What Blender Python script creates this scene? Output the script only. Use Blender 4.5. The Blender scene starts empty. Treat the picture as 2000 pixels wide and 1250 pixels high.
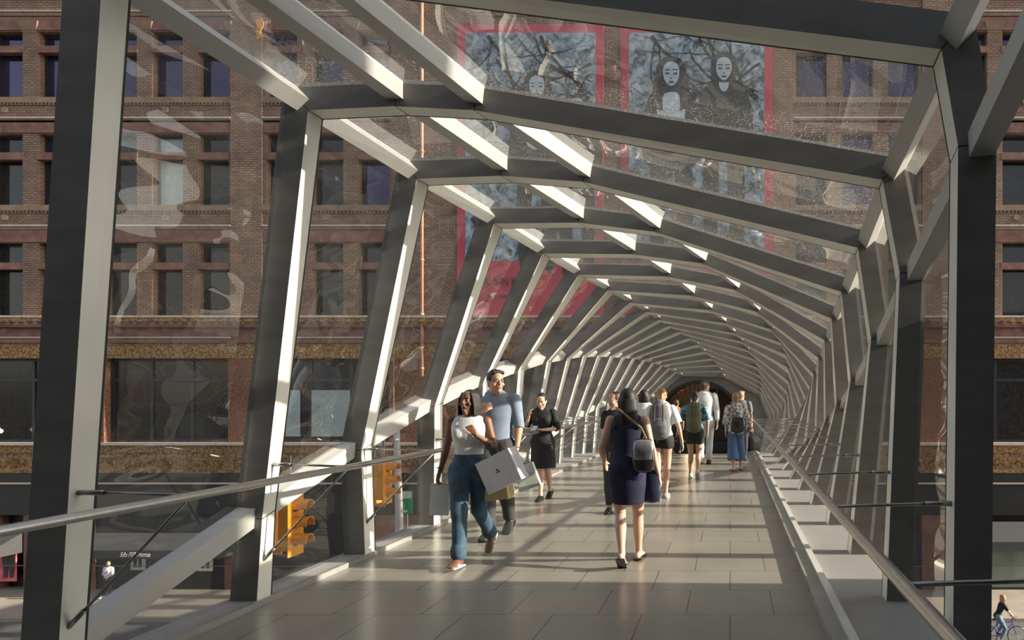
import bpy, bmesh, math, random
from mathutils import Vector, Matrix, noise
random.seed(7)
PI = math.pi
V = Vector
scn = bpy.context.scene
COL = scn.collection
scn.view_settings.view_transform = 'Standard'
scn.view_settings.look = 'None'
scn.view_settings.gamma = 1.0
scn.view_settings.use_curve_mapping = False
scn.view_settings.exposure = 0.0

# ------------------------------------------------------------------ helpers
EYE = 1.6
FPX = 1275.0
def ax(px, s): return (px - 1426.0) / s
def az(py, s): return EYE + (775.0 - py) / s

class MB:
    def __init__(self):
        self.v = []; self.f = []; self.m = []
    def poly(self, idx, m=0):
        self.f.append(tuple(idx)); self.m.append(m)
    def hexa(self, a, b, mats=(0,0,0,0,0,0)):
        """a, b: four points each, same winding; closes a six-sided solid"""
        n = len(self.v); self.v += [V(p) for p in a] + [V(p) for p in b]
        q = [(0,3,2,1),(4,5,6,7),(0,1,5,4),(1,2,6,5),(2,3,7,6),(3,0,4,7)]
        for k, t in enumerate(q): self.poly([n+i for i in t], mats[k])
        return self
    def box(self, x0,x1,y0,y1,z0,z1,m=0):
        return self.hexa([(x0,y0,z0),(x1,y0,z0),(x1,y1,z0),(x0,y1,z0)],
                         [(x0,y0,z1),(x1,y0,z1),(x1,y1,z1),(x0,y1,z1)],(m,)*6)
    def obox(self, c, ux, uy, uz, m=0):
        c=V(c); ux=V(ux); uy=V(uy); uz=V(uz)
        lo=[c-ux-uy-uz, c+ux-uy-uz, c+ux+uy-uz, c-ux+uy-uz]
        return self.hexa(lo,[p+2*uz for p in lo],(m,)*6)
    def tube(self, pts, r, n=10, m=0, ref=None):
        """r: float, list of floats or list of (a,b)"""
        pts=[V(p) for p in pts]; k=len(pts)
        if not isinstance(r,(list,tuple)): r=[r]*k
        r=[(q,q) if not isinstance(q,(list,tuple)) else q for q in r]
        tang=[]
        for i in range(k):
            t=(pts[min(i+1,k-1)]-pts[max(i-1,0)])
            tang.append(t.normalized() if t.length>1e-9 else V((0,0,1)))
        up = V(ref) if ref is not None else (V((1,0,0)) if abs(tang[0].x)<.9 else V((0,1,0)))
        rings=[]
        for i in range(k):
            t=tang[i]; a=up-t*up.dot(t)
            if a.length<1e-4: a=t.orthogonal()
            a.normalize(); b=t.cross(a); up_i=a
            if ref is None: up=a
            rings.append((pts[i],a,b,r[i]))
        idx=[]
        for (c,a,b,(ra,rb)) in rings:
            s=len(self.v)
            for j in range(n):
                th=2*PI*j/n
                self.v.append(c+a*(ra*math.cos(th))+b*(rb*math.sin(th)))
            idx.append(s)
        for i in range(k-1):
            for j in range(n):
                self.poly((idx[i]+j,idx[i]+(j+1)%n,idx[i+1]+(j+1)%n,idx[i+1]+j),m)
        self.poly([idx[0]+j for j in reversed(range(n))],m)
        self.poly([idx[-1]+j for j in range(n)],m)
        return self
    def loft(self, pts, rr, ref=(1,0,0), n=16, cap=True):
        """elliptical loft with rounded ends: rr list of (a along ref, b)"""
        pts=[V(p) for p in pts]; rr=[(q,q) if not isinstance(q,(tuple,list)) else q for q in rr]
        if cap:
            d0=(pts[0]-pts[1]).normalized(); d1=(pts[-1]-pts[-2]).normalized()
            m0=min(rr[0]); m1=min(rr[-1])
            P=[pts[0]+d0*m0, pts[0]+d0*m0*.8, pts[0]+d0*m0*.45]+pts+[pts[-1]+d1*m1*.45,pts[-1]+d1*m1*.8,pts[-1]+d1*m1]
            def sc(q,k): return (q[0]*k,q[1]*k)
            R=[sc(rr[0],.15),sc(rr[0],.6),sc(rr[0],.89)]+rr+[sc(rr[-1],.89),sc(rr[-1],.6),sc(rr[-1],.15)]
        else: P,R=pts,rr
        return self.tube(P,R,n,ref=ref)
    def ball(self, c, r, n=12, mtx=None):
        c=V(c); r=r if isinstance(r,(tuple,list)) else (r,r,r)
        s=len(self.v); h=n//2+1
        for i in range(1,h):
            ph=PI*i/h
            for j in range(n):
                th=2*PI*j/n
                p=V((r[0]*math.sin(ph)*math.cos(th),r[1]*math.sin(ph)*math.sin(th),r[2]*math.cos(ph)))
                if mtx is not None: p=mtx@p
                self.v.append(c+p)
        t=V((0,0,r[2])); b=V((0,0,-r[2]))
        if mtx is not None: t=mtx@t; b=mtx@b
        ti=len(self.v); self.v.append(c+t); bi=len(self.v); self.v.append(c+b)
        for i in range(h-2):
            for j in range(n):
                a=s+i*n; d=a+n
                self.poly((a+j,d+j,d+(j+1)%n,a+(j+1)%n))
        for j in range(n):
            self.poly((ti,s+j,s+(j+1)%n)); e=s+(h-2)*n
            self.poly((bi,e+(j+1)%n,e+j))
        return self
    def lathe(self, c, prof, n=16, m=0):
        c=V(c); idx=[]
        for (r,z) in prof:
            s=len(self.v); idx.append(s)
            for j in range(n):
                th=2*PI*j/n; self.v.append(c+V((r*math.cos(th),r*math.sin(th),z)))
        for i in range(len(prof)-1):
            for j in range(n):
                self.poly((idx[i]+j,idx[i]+(j+1)%n,idx[i+1]+(j+1)%n,idx[i+1]+j),m)
        self.poly([idx[0]+j for j in reversed(range(n))],m); self.poly([idx[-1]+j for j in range(n)],m)
        return self
    def prism(self, pts2, y0, y1, m=0):
        """outline in x,z between two y planes (closed solid)"""
        n=len(self.v); k=len(pts2)
        self.v += [V((x,y0,z)) for x,z in pts2]+[V((x,y1,z)) for x,z in pts2]
        self.poly([n+i for i in range(k)],m); self.poly([n+k+i for i in reversed(range(k))],m)
        for i in range(k):
            j=(i+1)%k; self.poly((n+i,n+k+i,n+k+j,n+j),m)
        return self
    def xf(self, M):
        self.v=[M@p for p in self.v]; return self
    def build(self, name, mats, parent=None, smooth=False, fix=True):
        me=bpy.data.meshes.new(name)
        me.from_pydata([tuple(p) for p in self.v],[],self.f)
        if not isinstance(mats,(list,tuple)): mats=[mats]
        for mt in mats: me.materials.append(mt)
        me.polygons.foreach_set('material_index',self.m)
        if fix:
            bm=bmesh.new(); bm.from_mesh(me); bmesh.ops.recalc_face_normals(bm,faces=bm.faces); bm.to_mesh(me); bm.free()
        me.polygons.foreach_set('use_smooth',[smooth]*len(me.polygons))
        me.update()
        o=bpy.data.objects.new(name,me); COL.objects.link(o)
        if parent is not None: o.parent=parent
        return o

def remesh(o, vox, it=4, disp=None):
    m=o.modifiers.new('r','REMESH'); m.mode='VOXEL'; m.voxel_size=vox; m.use_smooth_shade=True
    s=o.modifiers.new('s','SMOOTH'); s.factor=.5; s.iterations=it
    dg=bpy.context.evaluated_depsgraph_get(); ev=o.evaluated_get(dg)
    me=bpy.data.meshes.new_from_object(ev); old=o.data
    mats=[x for x in old.materials]
    o.modifiers.clear(); o.data=me; me.name=old.name
    if len(me.materials)==0:
        for x in mats: me.materials.append(x)
    me.polygons.foreach_set('use_smooth',[True]*len(me.polygons))
    if disp:
        for v in me.vertices:
            v.co=disp(v.co)
    bpy.data.meshes.remove(old)
    return o

def empty(name, loc, label=None, cat=None, group=None, kind=None):
    o=bpy.data.objects.new(name,None); COL.objects.link(o); o.location=loc
    o.empty_display_size=.1
    return tag(o,label,cat,group,kind)
def tag(o,label=None,cat=None,group=None,kind=None):
    if label: o['label']=label
    if cat: o['category']=cat
    if group: o['group']=group
    if kind: o['kind']=kind
    return o
def struct(o,label=None,cat=None):
    return tag(o,label,cat,None,'structure')

# ------------------------------------------------------------------ materials
def nt(name):
    m=bpy.data.materials.new(name); m.use_nodes=True
    t=m.node_tree; b=t.nodes['Principled BSDF']; return m,t,b
def rgb(c): return (c[0],c[1],c[2],1.0)
def coord(t, scale=(1,1,1), kind='Object'):
    c=t.nodes.new('ShaderNodeTexCoord'); mp=t.nodes.new('ShaderNodeMapping')
    mp.inputs['Scale'].default_value=scale
    t.links.new(c.outputs[kind],mp.inputs['Vector']); return mp
def mat(name,c,rough=.5,metal=0,var=.12,scale=6,bump=0,spec=.5,coat=0,sc3=(1,1,1)):
    m,t,b=nt(name)
    b.inputs['Roughness'].default_value=rough; b.inputs['Metallic'].default_value=metal
    b.inputs['Specular IOR Level'].default_value=spec; b.inputs['Coat Weight'].default_value=coat
    mp=coord(t,sc3); n=t.nodes.new('ShaderNodeTexNoise'); n.inputs['Scale'].default_value=scale; n.inputs['Detail'].default_value=5
    t.links.new(mp.outputs[0],n.inputs['Vector'])
    r=t.nodes.new('ShaderNodeValToRGB')
    r.color_ramp.elements[0].position=.3; r.color_ramp.elements[1].position=.7
    r.color_ramp.elements[0].color=rgb([x*(1-var) for x in c]); r.color_ramp.elements[1].color=rgb([min(1,x*(1+var)) for x in c])
    t.links.new(n.outputs['Fac'],r.inputs[0]); t.links.new(r.outputs[0],b.inputs['Base Color'])
    if bump:
        bp=t.nodes.new('ShaderNodeBump'); bp.inputs['Strength'].default_value=bump; bp.inputs['Distance'].default_value=.01
        t.links.new(n.outputs['Fac'],bp.inputs['Height']); t.links.new(bp.outputs[0],b.inputs['Normal'])
    return m
def emis(name,c,s):
    m,t,b=nt(name); b.inputs['Base Color'].default_value=rgb(c)
    b.inputs['Emission Color'].default_value=rgb(c); b.inputs['Emission Strength'].default_value=s
    return m
def two(name,c1,c2,scale,rough=.7,thr=(.45,.55),sc3=(1,1,1),kind='noise'):
    m,t,b=nt(name); b.inputs['Roughness'].default_value=rough
    mp=coord(t,sc3)
    n=t.nodes.new('ShaderNodeTexVoronoi' if kind=='voronoi' else 'ShaderNodeTexNoise'); n.inputs['Scale'].default_value=scale
    t.links.new(mp.outputs[0],n.inputs['Vector'])
    r=t.nodes.new('ShaderNodeValToRGB'); e=r.color_ramp.elements
    e[0].position,e[1].position=thr; e[0].color=rgb(c1); e[1].color=rgb(c2)
    t.links.new(n.outputs['Distance' if kind=='voronoi' else 'Fac'],r.inputs[0]); t.links.new(r.outputs[0],b.inputs['Base Color'])
    return m
def brick(name,c1,c2,mortar,bw,bh,ms,rough=.85,axes='xz',bump=.3,off=.5,var=.1):
    m,t,b=nt(name); b.inputs['Roughness'].default_value=rough
    c=t.nodes.new('ShaderNodeTexCoord'); sp=t.nodes.new('ShaderNodeSeparateXYZ'); cb=t.nodes.new('ShaderNodeCombineXYZ')
    t.links.new(c.outputs['Object'],sp.inputs[0])
    if axes=='xz':
        ad=t.nodes.new('ShaderNodeMath'); ad.operation='ADD'
        t.links.new(sp.outputs['X'],ad.inputs[0]); t.links.new(sp.outputs['Y'],ad.inputs[1])
        t.links.new(ad.outputs[0],cb.inputs[0]); t.links.new(sp.outputs['Z'],cb.inputs[1])
    else:
        t.links.new(sp.outputs['X'],cb.inputs[0]); t.links.new(sp.outputs['Y'],cb.inputs[1])
    k=t.nodes.new('ShaderNodeTexBrick'); k.inputs['Scale'].default_value=1.0
    k.inputs['Brick Width'].default_value=bw; k.inputs['Row Height'].default_value=bh; k.inputs['Mortar Size'].default_value=ms
    k.inputs['Mortar Smooth'].default_value=.1; k.offset=off
    k.inputs['Color1'].default_value=rgb(c1); k.inputs['Color2'].default_value=rgb(c2); k.inputs['Mortar'].default_value=rgb(mortar)
    t.links.new(cb.outputs[0],k.inputs['Vector'])
    n=t.nodes.new('ShaderNodeTexNoise'); n.inputs['Scale'].default_value=1.3; n.inputs['Detail'].default_value=6
    t.links.new(c.outputs['Object'],n.inputs['Vector'])
    mr=t.nodes.new('ShaderNodeMapRange'); mr.inputs[1].default_value=.3; mr.inputs[2].default_value=.7
    mr.inputs[3].default_value=1-var*2; mr.inputs[4].default_value=1+var*2
    t.links.new(n.outputs['Fac'],mr.inputs[0])
    mx=t.nodes.new('ShaderNodeVectorMath'); mx.operation='SCALE'
    t.links.new(k.outputs['Color'],mx.inputs[0]); t.links.new(mr.outputs[0],mx.inputs['Scale'])
    t.links.new(mx.outputs[0],b.inputs['Base Color'])
    bp=t.nodes.new('ShaderNodeBump'); bp.inputs['Strength'].default_value=bump; bp.inputs['Distance'].default_value=.01; bp.invert=True
    t.links.new(k.outputs['Fac'],bp.inputs['Height']); t.links.new(bp.outputs[0],b.inputs['Normal'])
    return m,t,b
def glass(name, tint=(.93,.95,.94), refl=1.0, wav=.0, dust=0.0, ior=1.5, wsc=1.0):
    m=bpy.data.materials.new(name); m.use_nodes=True; t=m.node_tree; t.nodes.clear()
    out=t.nodes.new('ShaderNodeOutputMaterial'); tr=t.nodes.new('ShaderNodeBsdfTransparent'); tr.inputs[0].default_value=rgb(tint)
    gl=t.nodes.new('ShaderNodeBsdfGlossy'); gl.inputs['Roughness'].default_value=.0; gl.inputs[0].default_value=(1,1,1,1)
    fr=t.nodes.new('ShaderNodeFresnel'); fr.inputs['IOR'].default_value=ior
    mu=t.nodes.new('ShaderNodeMath'); mu.operation='MULTIPLY'; mu.use_clamp=True; mu.inputs[1].default_value=refl
    t.links.new(fr.outputs[0],mu.inputs[0])
    mx=t.nodes.new('ShaderNodeMixShader'); t.links.new(mu.outputs[0],mx.inputs[0])
    t.links.new(tr.outputs[0],mx.inputs[1]); t.links.new(gl.outputs[0],mx.inputs[2])
    last=mx
    c=t.nodes.new('ShaderNodeTexCoord')
    if wav:
        n=t.nodes.new('ShaderNodeTexNoise'); n.inputs['Scale'].default_value=wsc; n.inputs['Detail'].default_value=1
        mp=t.nodes.new('ShaderNodeMapping'); mp.inputs['Scale'].default_value=(1,.7,1.6)
        t.links.new(c.outputs['Object'],mp.inputs[0]); t.links.new(mp.outputs[0],n.inputs['Vector'])
        bp=t.nodes.new('ShaderNodeBump'); bp.inputs['Strength'].default_value=1; bp.inputs['Distance'].default_value=wav
        t.links.new(n.outputs['Fac'],bp.inputs['Height']); t.links.new(bp.outputs[0],gl.inputs['Normal'])
    if dust:
        d=t.nodes.new('ShaderNodeBsdfDiffuse'); d.inputs[0].default_value=(.75,.72,.66,1)
        tl=t.nodes.new('ShaderNodeBsdfTranslucent'); tl.inputs[0].default_value=(.75,.72,.66,1)
        dm=t.nodes.new('ShaderNodeMixShader'); dm.inputs[0].default_value=.5
        t.links.new(d.outputs[0],dm.inputs[1]); t.links.new(tl.outputs[0],dm.inputs[2])
        n2=t.nodes.new('ShaderNodeTexNoise'); n2.inputs['Scale'].default_value=70; n2.inputs['Detail'].default_value=2
        n3=t.nodes.new('ShaderNodeTexNoise'); n3.inputs['Scale'].default_value=1.7
        t.links.new(c.outputs['Object'],n2.inputs['Vector']); t.links.new(c.outputs['Object'],n3.inputs['Vector'])
        r=t.nodes.new('ShaderNodeMapRange'); r.inputs[1].default_value=.55; r.inputs[2].default_value=.75; r.inputs[3].default_value=dust*.35; r.inputs[4].default_value=dust*2.5
        t.links.new(n2.outputs['Fac'],r.inputs[0])
        m2=t.nodes.new('ShaderNodeMath'); m2.operation='MULTIPLY'
        t.links.new(r.outputs[0],m2.inputs[0]); t.links.new(n3.outputs['Fac'],m2.inputs[1])
        mm=t.nodes.new('ShaderNodeMixShader'); t.links.new(m2.outputs[0],mm.inputs[0])
        t.links.new(mx.outputs[0],mm.inputs[1]); t.links.new(dm.outputs[0],mm.inputs[2]); last=mm
    t.links.new(last.outputs[0],out.inputs[0])
    return m

M_face = mat('steel_face',(.185,.178,.167),rough=.45,metal=.0,var=.16,scale=2.2,spec=.5,sc3=(1,1,3))
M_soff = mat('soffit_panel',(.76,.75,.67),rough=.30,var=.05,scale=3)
M_blade = mat('brace_panel',(.47,.465,.44),rough=.45,var=.06,scale=2.5)
M_joint = mat('joint_gasket',(.02,.02,.02),rough=.6)
M_glassW = glass('wall_glass',tint=(.90,.91,.90),refl=1.9,wav=.03,dust=.05,wsc=1.5)
M_glassR = glass('roof_glass',tint=(.86,.87,.87),refl=1.8,wav=.03,dust=.35,wsc=1.4)
M_steel = mat('brushed_steel',(.72,.71,.69),rough=.27,metal=1,var=.06,scale=30)
M_rod = mat('rod_steel',(.35,.34,.33),rough=.35,metal=1,var=.06)
M_sill = mat('sill_stone',(.30,.29,.275),rough=.5,var=.08,scale=1.6,bump=.05)
M_kerb = mat('kerb_steel',(.30,.295,.28),rough=.2,metal=.0,var=.15,scale=4,spec=.8)
M_strip = mat('bright_strip',(.62,.60,.56),rough=.3,var=.06,spec=.8)
M_concrete = mat('mall_concrete',(.26,.25,.23),rough=.85,var=.1,scale=1)
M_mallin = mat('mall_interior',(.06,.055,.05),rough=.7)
M_floor,_t,_b = brick('floor_tiles',(.255,.24,.205),(.28,.262,.225),(.08,.075,.065),.65,.6,.004,rough=.27,axes='xy',bump=.15,var=.05)
_b.inputs['Specular IOR Level'].default_value=.6
M_brick,_,_ = brick('facade_brick',(.215,.138,.095),(.30,.19,.133),(.085,.052,.038),.28,.105,.014)  # mortar darkened to paint in the shadow lines of its joints
M_stone = mat('red_sandstone',(.21,.105,.08),rough=.85,var=.3,scale=2.2,bump=.2)
M_stone2 = mat('brown_sandstone',(.245,.17,.112),rough=.85,var=.2,scale=3,bump=.3)
M_gold = two('ornament_gold',(.15,.065,.03),(.38,.22,.07),9,rough=.7,thr=(.42,.58))
M_dark = mat('dark_frame',(.02,.02,.022),rough=.4)
M_pane_sky = mat('window_pane_skytint',(.022,.018,.05),rough=.03,spec=.9,var=.3)
M_pane_sky.node_tree.nodes['Principled BSDF'].inputs['Specular Tint'].default_value=(.74,.66,1,1)  # purple of the reflected sky put into pane colour and tint
M_paned = mat('window_pane_dark',(.022,.02,.019),rough=.05,spec=.45,var=.4)  # same glass, darker copy painted for panes that mirror less sky
M_paneb = mat('window_pane_blind',(.35,.42,.42),rough=.25,spec=.6)
M_ledge = mat('ledge_stone',(.5,.40,.34),rough=.8)
M_black = mat('black_paint',(.018,.018,.018),rough=.45)
M_asphalt = mat('asphalt',(.11,.105,.1),rough=.85,var=.2,scale=2,bump=.1)
M_walk = mat('sidewalk_concrete',(.32,.27,.22),rough=.85,var=.12,scale=1.2)
M_white = mat('white_trim',(.7,.68,.64),rough=.6)
M_red = mat('banner_red',(.44,.05,.08),rough=.6,var=.05)
M_yellow = mat('signal_yellow',(.85,.36,.03),rough=.5,var=.06)
M_green = mat('sign_green',(.0,.30,.14),rough=.5)
# ------------------------------------------------------------------ the bridge
D0, DD = 3.493, 1.472
NMAX = 18
def dn(n): return D0 + DD*n
def floor_z(y):
    a,b=16.8,19.6; sl=-1/11.5
    if y<=a: return 0.0
    if y<b: t=(y-a); return sl*t*t/(2*(b-a))
    return sl*(b-a)/2+sl*(y-b)
def lerp(a,b,t): return a+(b-a)*t
CH = {
 'A':[(-3.36,2.25),(-3.21,2.18),(-3.09,2.15),(-2.86,2.10),(-2.69,2.06),(-2.52,2.03),(-2.31,2.01),(-2.12,1.985),(-1.96,1.985),(-1.84,1.97),(-1.74,1.97),(-1.57,1.95),(-1.36,1.89),(-1.17,1.80),(-.98,1.66),(-.76,1.50),(-.57,1.33),(-.43,1.14),(-.33,.92)],
 'B':[(-2.80,2.26),(-2.55,2.21),(-2.26,2.18),(-1.84,2.11),(-1.43,2.05),(-1.06,2.0),(-.74,1.91),(-.45,1.83),(-.17,1.73),(.05,1.64),(.28,1.55),(.49,1.42),(.71,1.25),(.91,1.02),(1.06,.80),(1.17,.60),(1.25,.41),(1.30,.22),(1.34,.05)],
 'C':[(-2.35,2.29),(-1.95,2.18),(-1.45,2.12),(-.92,2.0),(-.42,1.92),(.07,1.78),(.48,1.61),(.84,1.43),(1.16,1.27),(1.42,1.08),(1.60,.82),(1.75,.48),(1.86,.15),(1.93,-.13),(1.95,-.38),(1.93,-.58),(1.87,-.74),(1.80,-.86),(1.72,-.96)],
 'D':[(1.13,1.86),(1.16,1.65),(1.26,1.47),(1.35,1.27),(1.46,1.12),(1.57,.94),(1.67,.73),(1.76,.48),(1.87,.22),(1.95,-.03),(2.01,-.3),(2.01,-.6),(1.97,-.92),(1.88,-1.22)]+[None]*5,
 'E':[(1.22,1.34),(1.29,.94),(1.39,.57),(1.46,.2),(1.53,-.1),(1.59,-.37),(1.63,-.65),(1.62,-.92),(1.5,-1.2)]+[None]*10,
 'G':[(-3.60,-1.45),(-3.56,-.93),(-3.64,-.53),(-3.58,-.12),(-3.55,.2),(-3.52,.44),(-3.46,.66),(-3.45,.81),(-3.44,.95),(-3.40,1.05),(-3.34,1.13),(-3.26,1.19),(-3.16,1.25),(-3.04,1.28),(-2.89,1.26),(-2.72,1.24),(-2.56,1.19),(-2.40,1.09),(-2.24,.96)],
 'H':[None]*5+[(-3.66,-1.3),(-3.80,-1.13),(-3.89,-.95),(-3.95,-.78),(-4.0,-.62),(-4.03,-.49),(-4.04,-.36),(-3.98,-.25),(-3.9,-.15),(-3.82,-.07),(-3.74,0),(-3.66,.03),(-3.56,.04),(-3.45,.0)],
 'L':[-3.60,-3.60,-3.60,-3.59,-3.6,-3.66,-3.78,-3.88,-4.0,-4.07,-4.12,-4.15,-4.15,-4.12,-4.1,-4.05,-4.0,-3.95,-3.9],
 'R':[1.19,1.19,1.19,1.19,1.17,1.15,1.14,1.12,1.1,1.1,1.1,1.12,1.14,1.16,1.2,1.24,1.28,1.32,1.36],
}
ORDER=['L','H','G','A','B','C','D','E','R']
def frame_pts(n):
    """active vertices of frame n as dict name -> (x, z world)"""
    if n<0:
        a=frame_pts(0); b=frame_pts(1); r={}
        for k in a:
            if k in b: r[k]=V((2*a[k][0]-b[k][0], 2*a[k][1]-b[k][1]))
        r['L']=V((-3.62,.05)); r['R']=V((1.19,.05)); r['G']=V((-3.62,.1))
        return r
    r={}; zb=floor_z(dn(n))+.045
    r['L']=V((CH['L'][n],zb)); r['R']=V((CH['R'][n],zb))
    for k in 'HGABCDE':
        p=CH[k][n]
        if p is not None: r[k]=V((p[0],EYE+p[1]))
    return r
def full_pts(n):
    r=frame_pts(n); out=[]
    names=ORDER; pos=[r.get(k) for k in names]
    i=0
    while i<len(names):
        if pos[i] is None:
            j=i
            while pos[j] is None: j+=1
            a=pos[i-1]; b=pos[j]
            for q in range(i,j): pos[q]=a.lerp(b,(q-i+1)/(j-i+1))
            i=j
        i+=1
    return pos
def outset(P,w):
    """mitred outward offset of an open polyline running clockwise (left base, over the top, right base)"""
    out=[]
    for i,p in enumerate(P):
        ns=[]
        if i>0 and (p-P[i-1]).length>1e-4:
            t=(p-P[i-1]).normalized(); ns.append(V((-t.y,t.x)))
        if i<len(P)-1 and (P[i+1]-p).length>1e-4:
            t=(P[i+1]-p).normalized(); ns.append(V((-t.y,t.x)))
        if i==0: ns=[V((-1,0))] if True else ns
        if i==len(P)-1: ns=[V((1,0))]
        n=sum(ns,V((0,0))).normalized(); k=1/max(.6,n.dot(ns[0]))
        out.append(p+n*(w*k))
    return out
def bisect(P,i):
    t=(P[min(i+1,len(P)-1)]-P[max(i-1,0)]).normalized()
    t1=(P[i]-P[i-1]).normalized() if i>0 else t
    t2=(P[i+1]-P[i]).normalized() if i<len(P)-1 else t
    n=(V((-t1.y,t1.x))+V((-t2.y,t2.x))).normalized()
    return n, V((n.y,-n.x))
RW = .205
def rdep(n): return [.14,.15,.18,.21,.25,.29,.33,.36,.39,.42][min(max(n,0),9)]
ordn=['zeroth','first','second','third','fourth','fifth','sixth','seventh','eighth','ninth','tenth','eleventh','twelfth','thirteenth','fourteenth','fifteenth','sixteenth','seventeenth','eighteenth','nineteenth','twentieth','twenty-first']
SEG={'L':'left_post','H':'left_post','G':'left_rafter','A':'roof_beam','B':'roof_beam','C':'roof_beam','D':'right_post','E':'right_post'}
BL={'A':'roof_brace','B':'roof_brace','C':'roof_brace','D':'wall_brace','E':'wall_brace','G':'wall_brace','H':'wall_brace'}
look={0:'nearest black steel rib, its posts framing the photo at far left and far right',
 1:'second steel rib, the first with its whole left post in sight'}
for n in range(-1,NMAX+1):
    y=dn(n); fp=frame_pts(n); names=[k for k in ORDER if k in fp]; P=[fp[k] for k in names]; O=outset(P,RW)
    RD=rdep(n); y0,y1=y,y+RD
    lab = look.get(n, 'grey steel rib with light inner edge, %s rib counted from the near end'%ordn[n+1] if n>0 else 'steel rib just outside the photo at the near end of the bridge')
    if n==NMAX: lab='last and farthest grey steel rib, right before the dark arched doorway'
    root=empty('rib_frame',(0,y,floor_z(y)),lab,'steel rib','steel ribs of the bridge')
    rp=V((0,y,floor_z(y)))
    jt=MB()
    F9=dict(zip(ORDER,full_pts(n))) if n>=0 else fp
    N9=dict(zip(ORDER,full_pts(n+1))) if 0<=n<NMAX else F9
    tb=RD/DD
    BP=[F9[q].lerp(N9[q],tb) for q in names]; BO_=outset(BP,RW)
    for i in range(len(P)-1):
        a,b,ao,bo=P[i],P[i+1],O[i],O[i+1]
        g=.004 if n<7 else 0
        def sh(p,q,e):
            L=(q-p).length
            return p.lerp(q,min(.4,e/L)) if L>1e-6 else p
        e0=g if i>0 else 0; e1=g if i<len(P)-2 else 0
        A_,B_=sh(a,b,e0),sh(b,a,e1); AO,BO=sh(ao,bo,e0),sh(bo,ao,e1)
        a2,b2,ao2,bo2=BP[i],BP[i+1],BO_[i],BO_[i+1]
        A2,B2=sh(a2,b2,e0),sh(b2,a2,e1); AO2,BO2=sh(ao2,bo2,e0),sh(bo2,ao2,e1)
        mb=MB()
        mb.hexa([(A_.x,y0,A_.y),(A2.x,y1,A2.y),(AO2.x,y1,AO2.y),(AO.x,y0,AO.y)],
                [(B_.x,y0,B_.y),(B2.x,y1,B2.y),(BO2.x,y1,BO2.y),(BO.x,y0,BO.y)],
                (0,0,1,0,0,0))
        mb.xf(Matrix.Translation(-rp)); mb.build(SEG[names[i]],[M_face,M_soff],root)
        if i>0:
            nrm=(ao-a).normalized(); c=a.lerp(ao,.5); L=(ao-a).length/2-.004
            t=V((nrm.y,-nrm.x))*.012
            if n<7:
                c2=BP[i].lerp(BO_[i],.5); u=(nrm.x*L,0,nrm.y*L)
                def qd(cc,yy): return [(cc.x-t.x-u[0],yy,cc.y-t.y-u[2]),(cc.x+t.x-u[0],yy,cc.y+t.y-u[2]),(cc.x+t.x+u[0],yy,cc.y+t.y+u[2]),(cc.x-t.x+u[0],yy,cc.y-t.y+u[2])]
                jt=MB(); jt.hexa(qd(c,y0+.003),qd(c2,y1-.003)); jt.xf(Matrix.Translation(-rp)); jt.build('joint_gasket',M_joint,root)
    if n<=8:
        sl=MB(); BS=outset(BP,.022); BS2=outset(BP,-.001)
        for i in range(len(P)-1):
            p,q_,r_,s_=BS2[i],BS2[i+1],BS[i+1],BS[i]
            sl.hexa([(p.x,y1+.0005,p.y),(q_.x,y1+.0005,q_.y),(r_.x,y1+.0005,r_.y),(s_.x,y1+.0005,s_.y)],
                    [(p.x,y1+.014,p.y),(q_.x,y1+.014,q_.y),(r_.x,y1+.014,r_.y),(s_.x,y1+.014,s_.y)])
        sl.xf(Matrix.Translation(-rp)); sl.build('glazing_seal',M_joint,root)
    # braces running on to the next rib
    if n<NMAX:
        fq=frame_pts(n+1); nq=[k for k in ORDER if k in fq]; Q=[fq[k] for k in nq]
        for k in 'HGABCDE':
            if k in fp and k in fq:
                i=names.index(k); j=nq.index(k)
                n1,t1=bisect(P,i); n2,t2=bisect(Q,j)
                w=.062; lo,hi=.055,.19
                if k in 'GH': w=.075
                def quad(p,nn,tt,yy):
                    pts=[p+nn*lo-tt*w,p+nn*lo+tt*w,p+nn*hi+tt*w,p+nn*hi-tt*w]
                    return [(q.x,yy,q.y) for q in pts]
                mb=MB(); mb.hexa(quad(BP[i],n1,t1,y1-.002),quad(Q[j],n2,t2,dn(n+1)+.002))
                mb.xf(Matrix.Translation(-rp)); mb.build(BL[k],M_blade,root)
        # glass panes
        P9=full_pts(n) if n>=0 else None
        if P9:
            Q9=full_pts(n+1); Po=outset(P9,.175); Qo=outset(Q9,.175)
            for i in range(8):
                if (P9[i]-P9[i+1]).length<.02 and (Q9[i]-Q9[i+1]).length<.02: continue
                mb=MB(); K=5
                ya,yb=y+.07,dn(n+1)+.07
                for u in range(K):
                    for w_ in range(K):
                        s=u/(K-1); t=w_/(K-1)
                        p=Po[i].lerp(Po[i+1],s).lerp(Qo[i].lerp(Qo[i+1],s),t)
                        mb.v.append(V((p.x,lerp(ya,yb,t),p.y))-rp)
                for u in range(K-1):
                    for w_ in range(K-1):
                        a=u*K+w_; mb.poly((a,a+1,a+K+1,a+K))
                roof = i in (3,4,5)
                mb.build('glass_pane',M_glassR if roof else M_glassW,root,smooth=True,fix=False)

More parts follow.
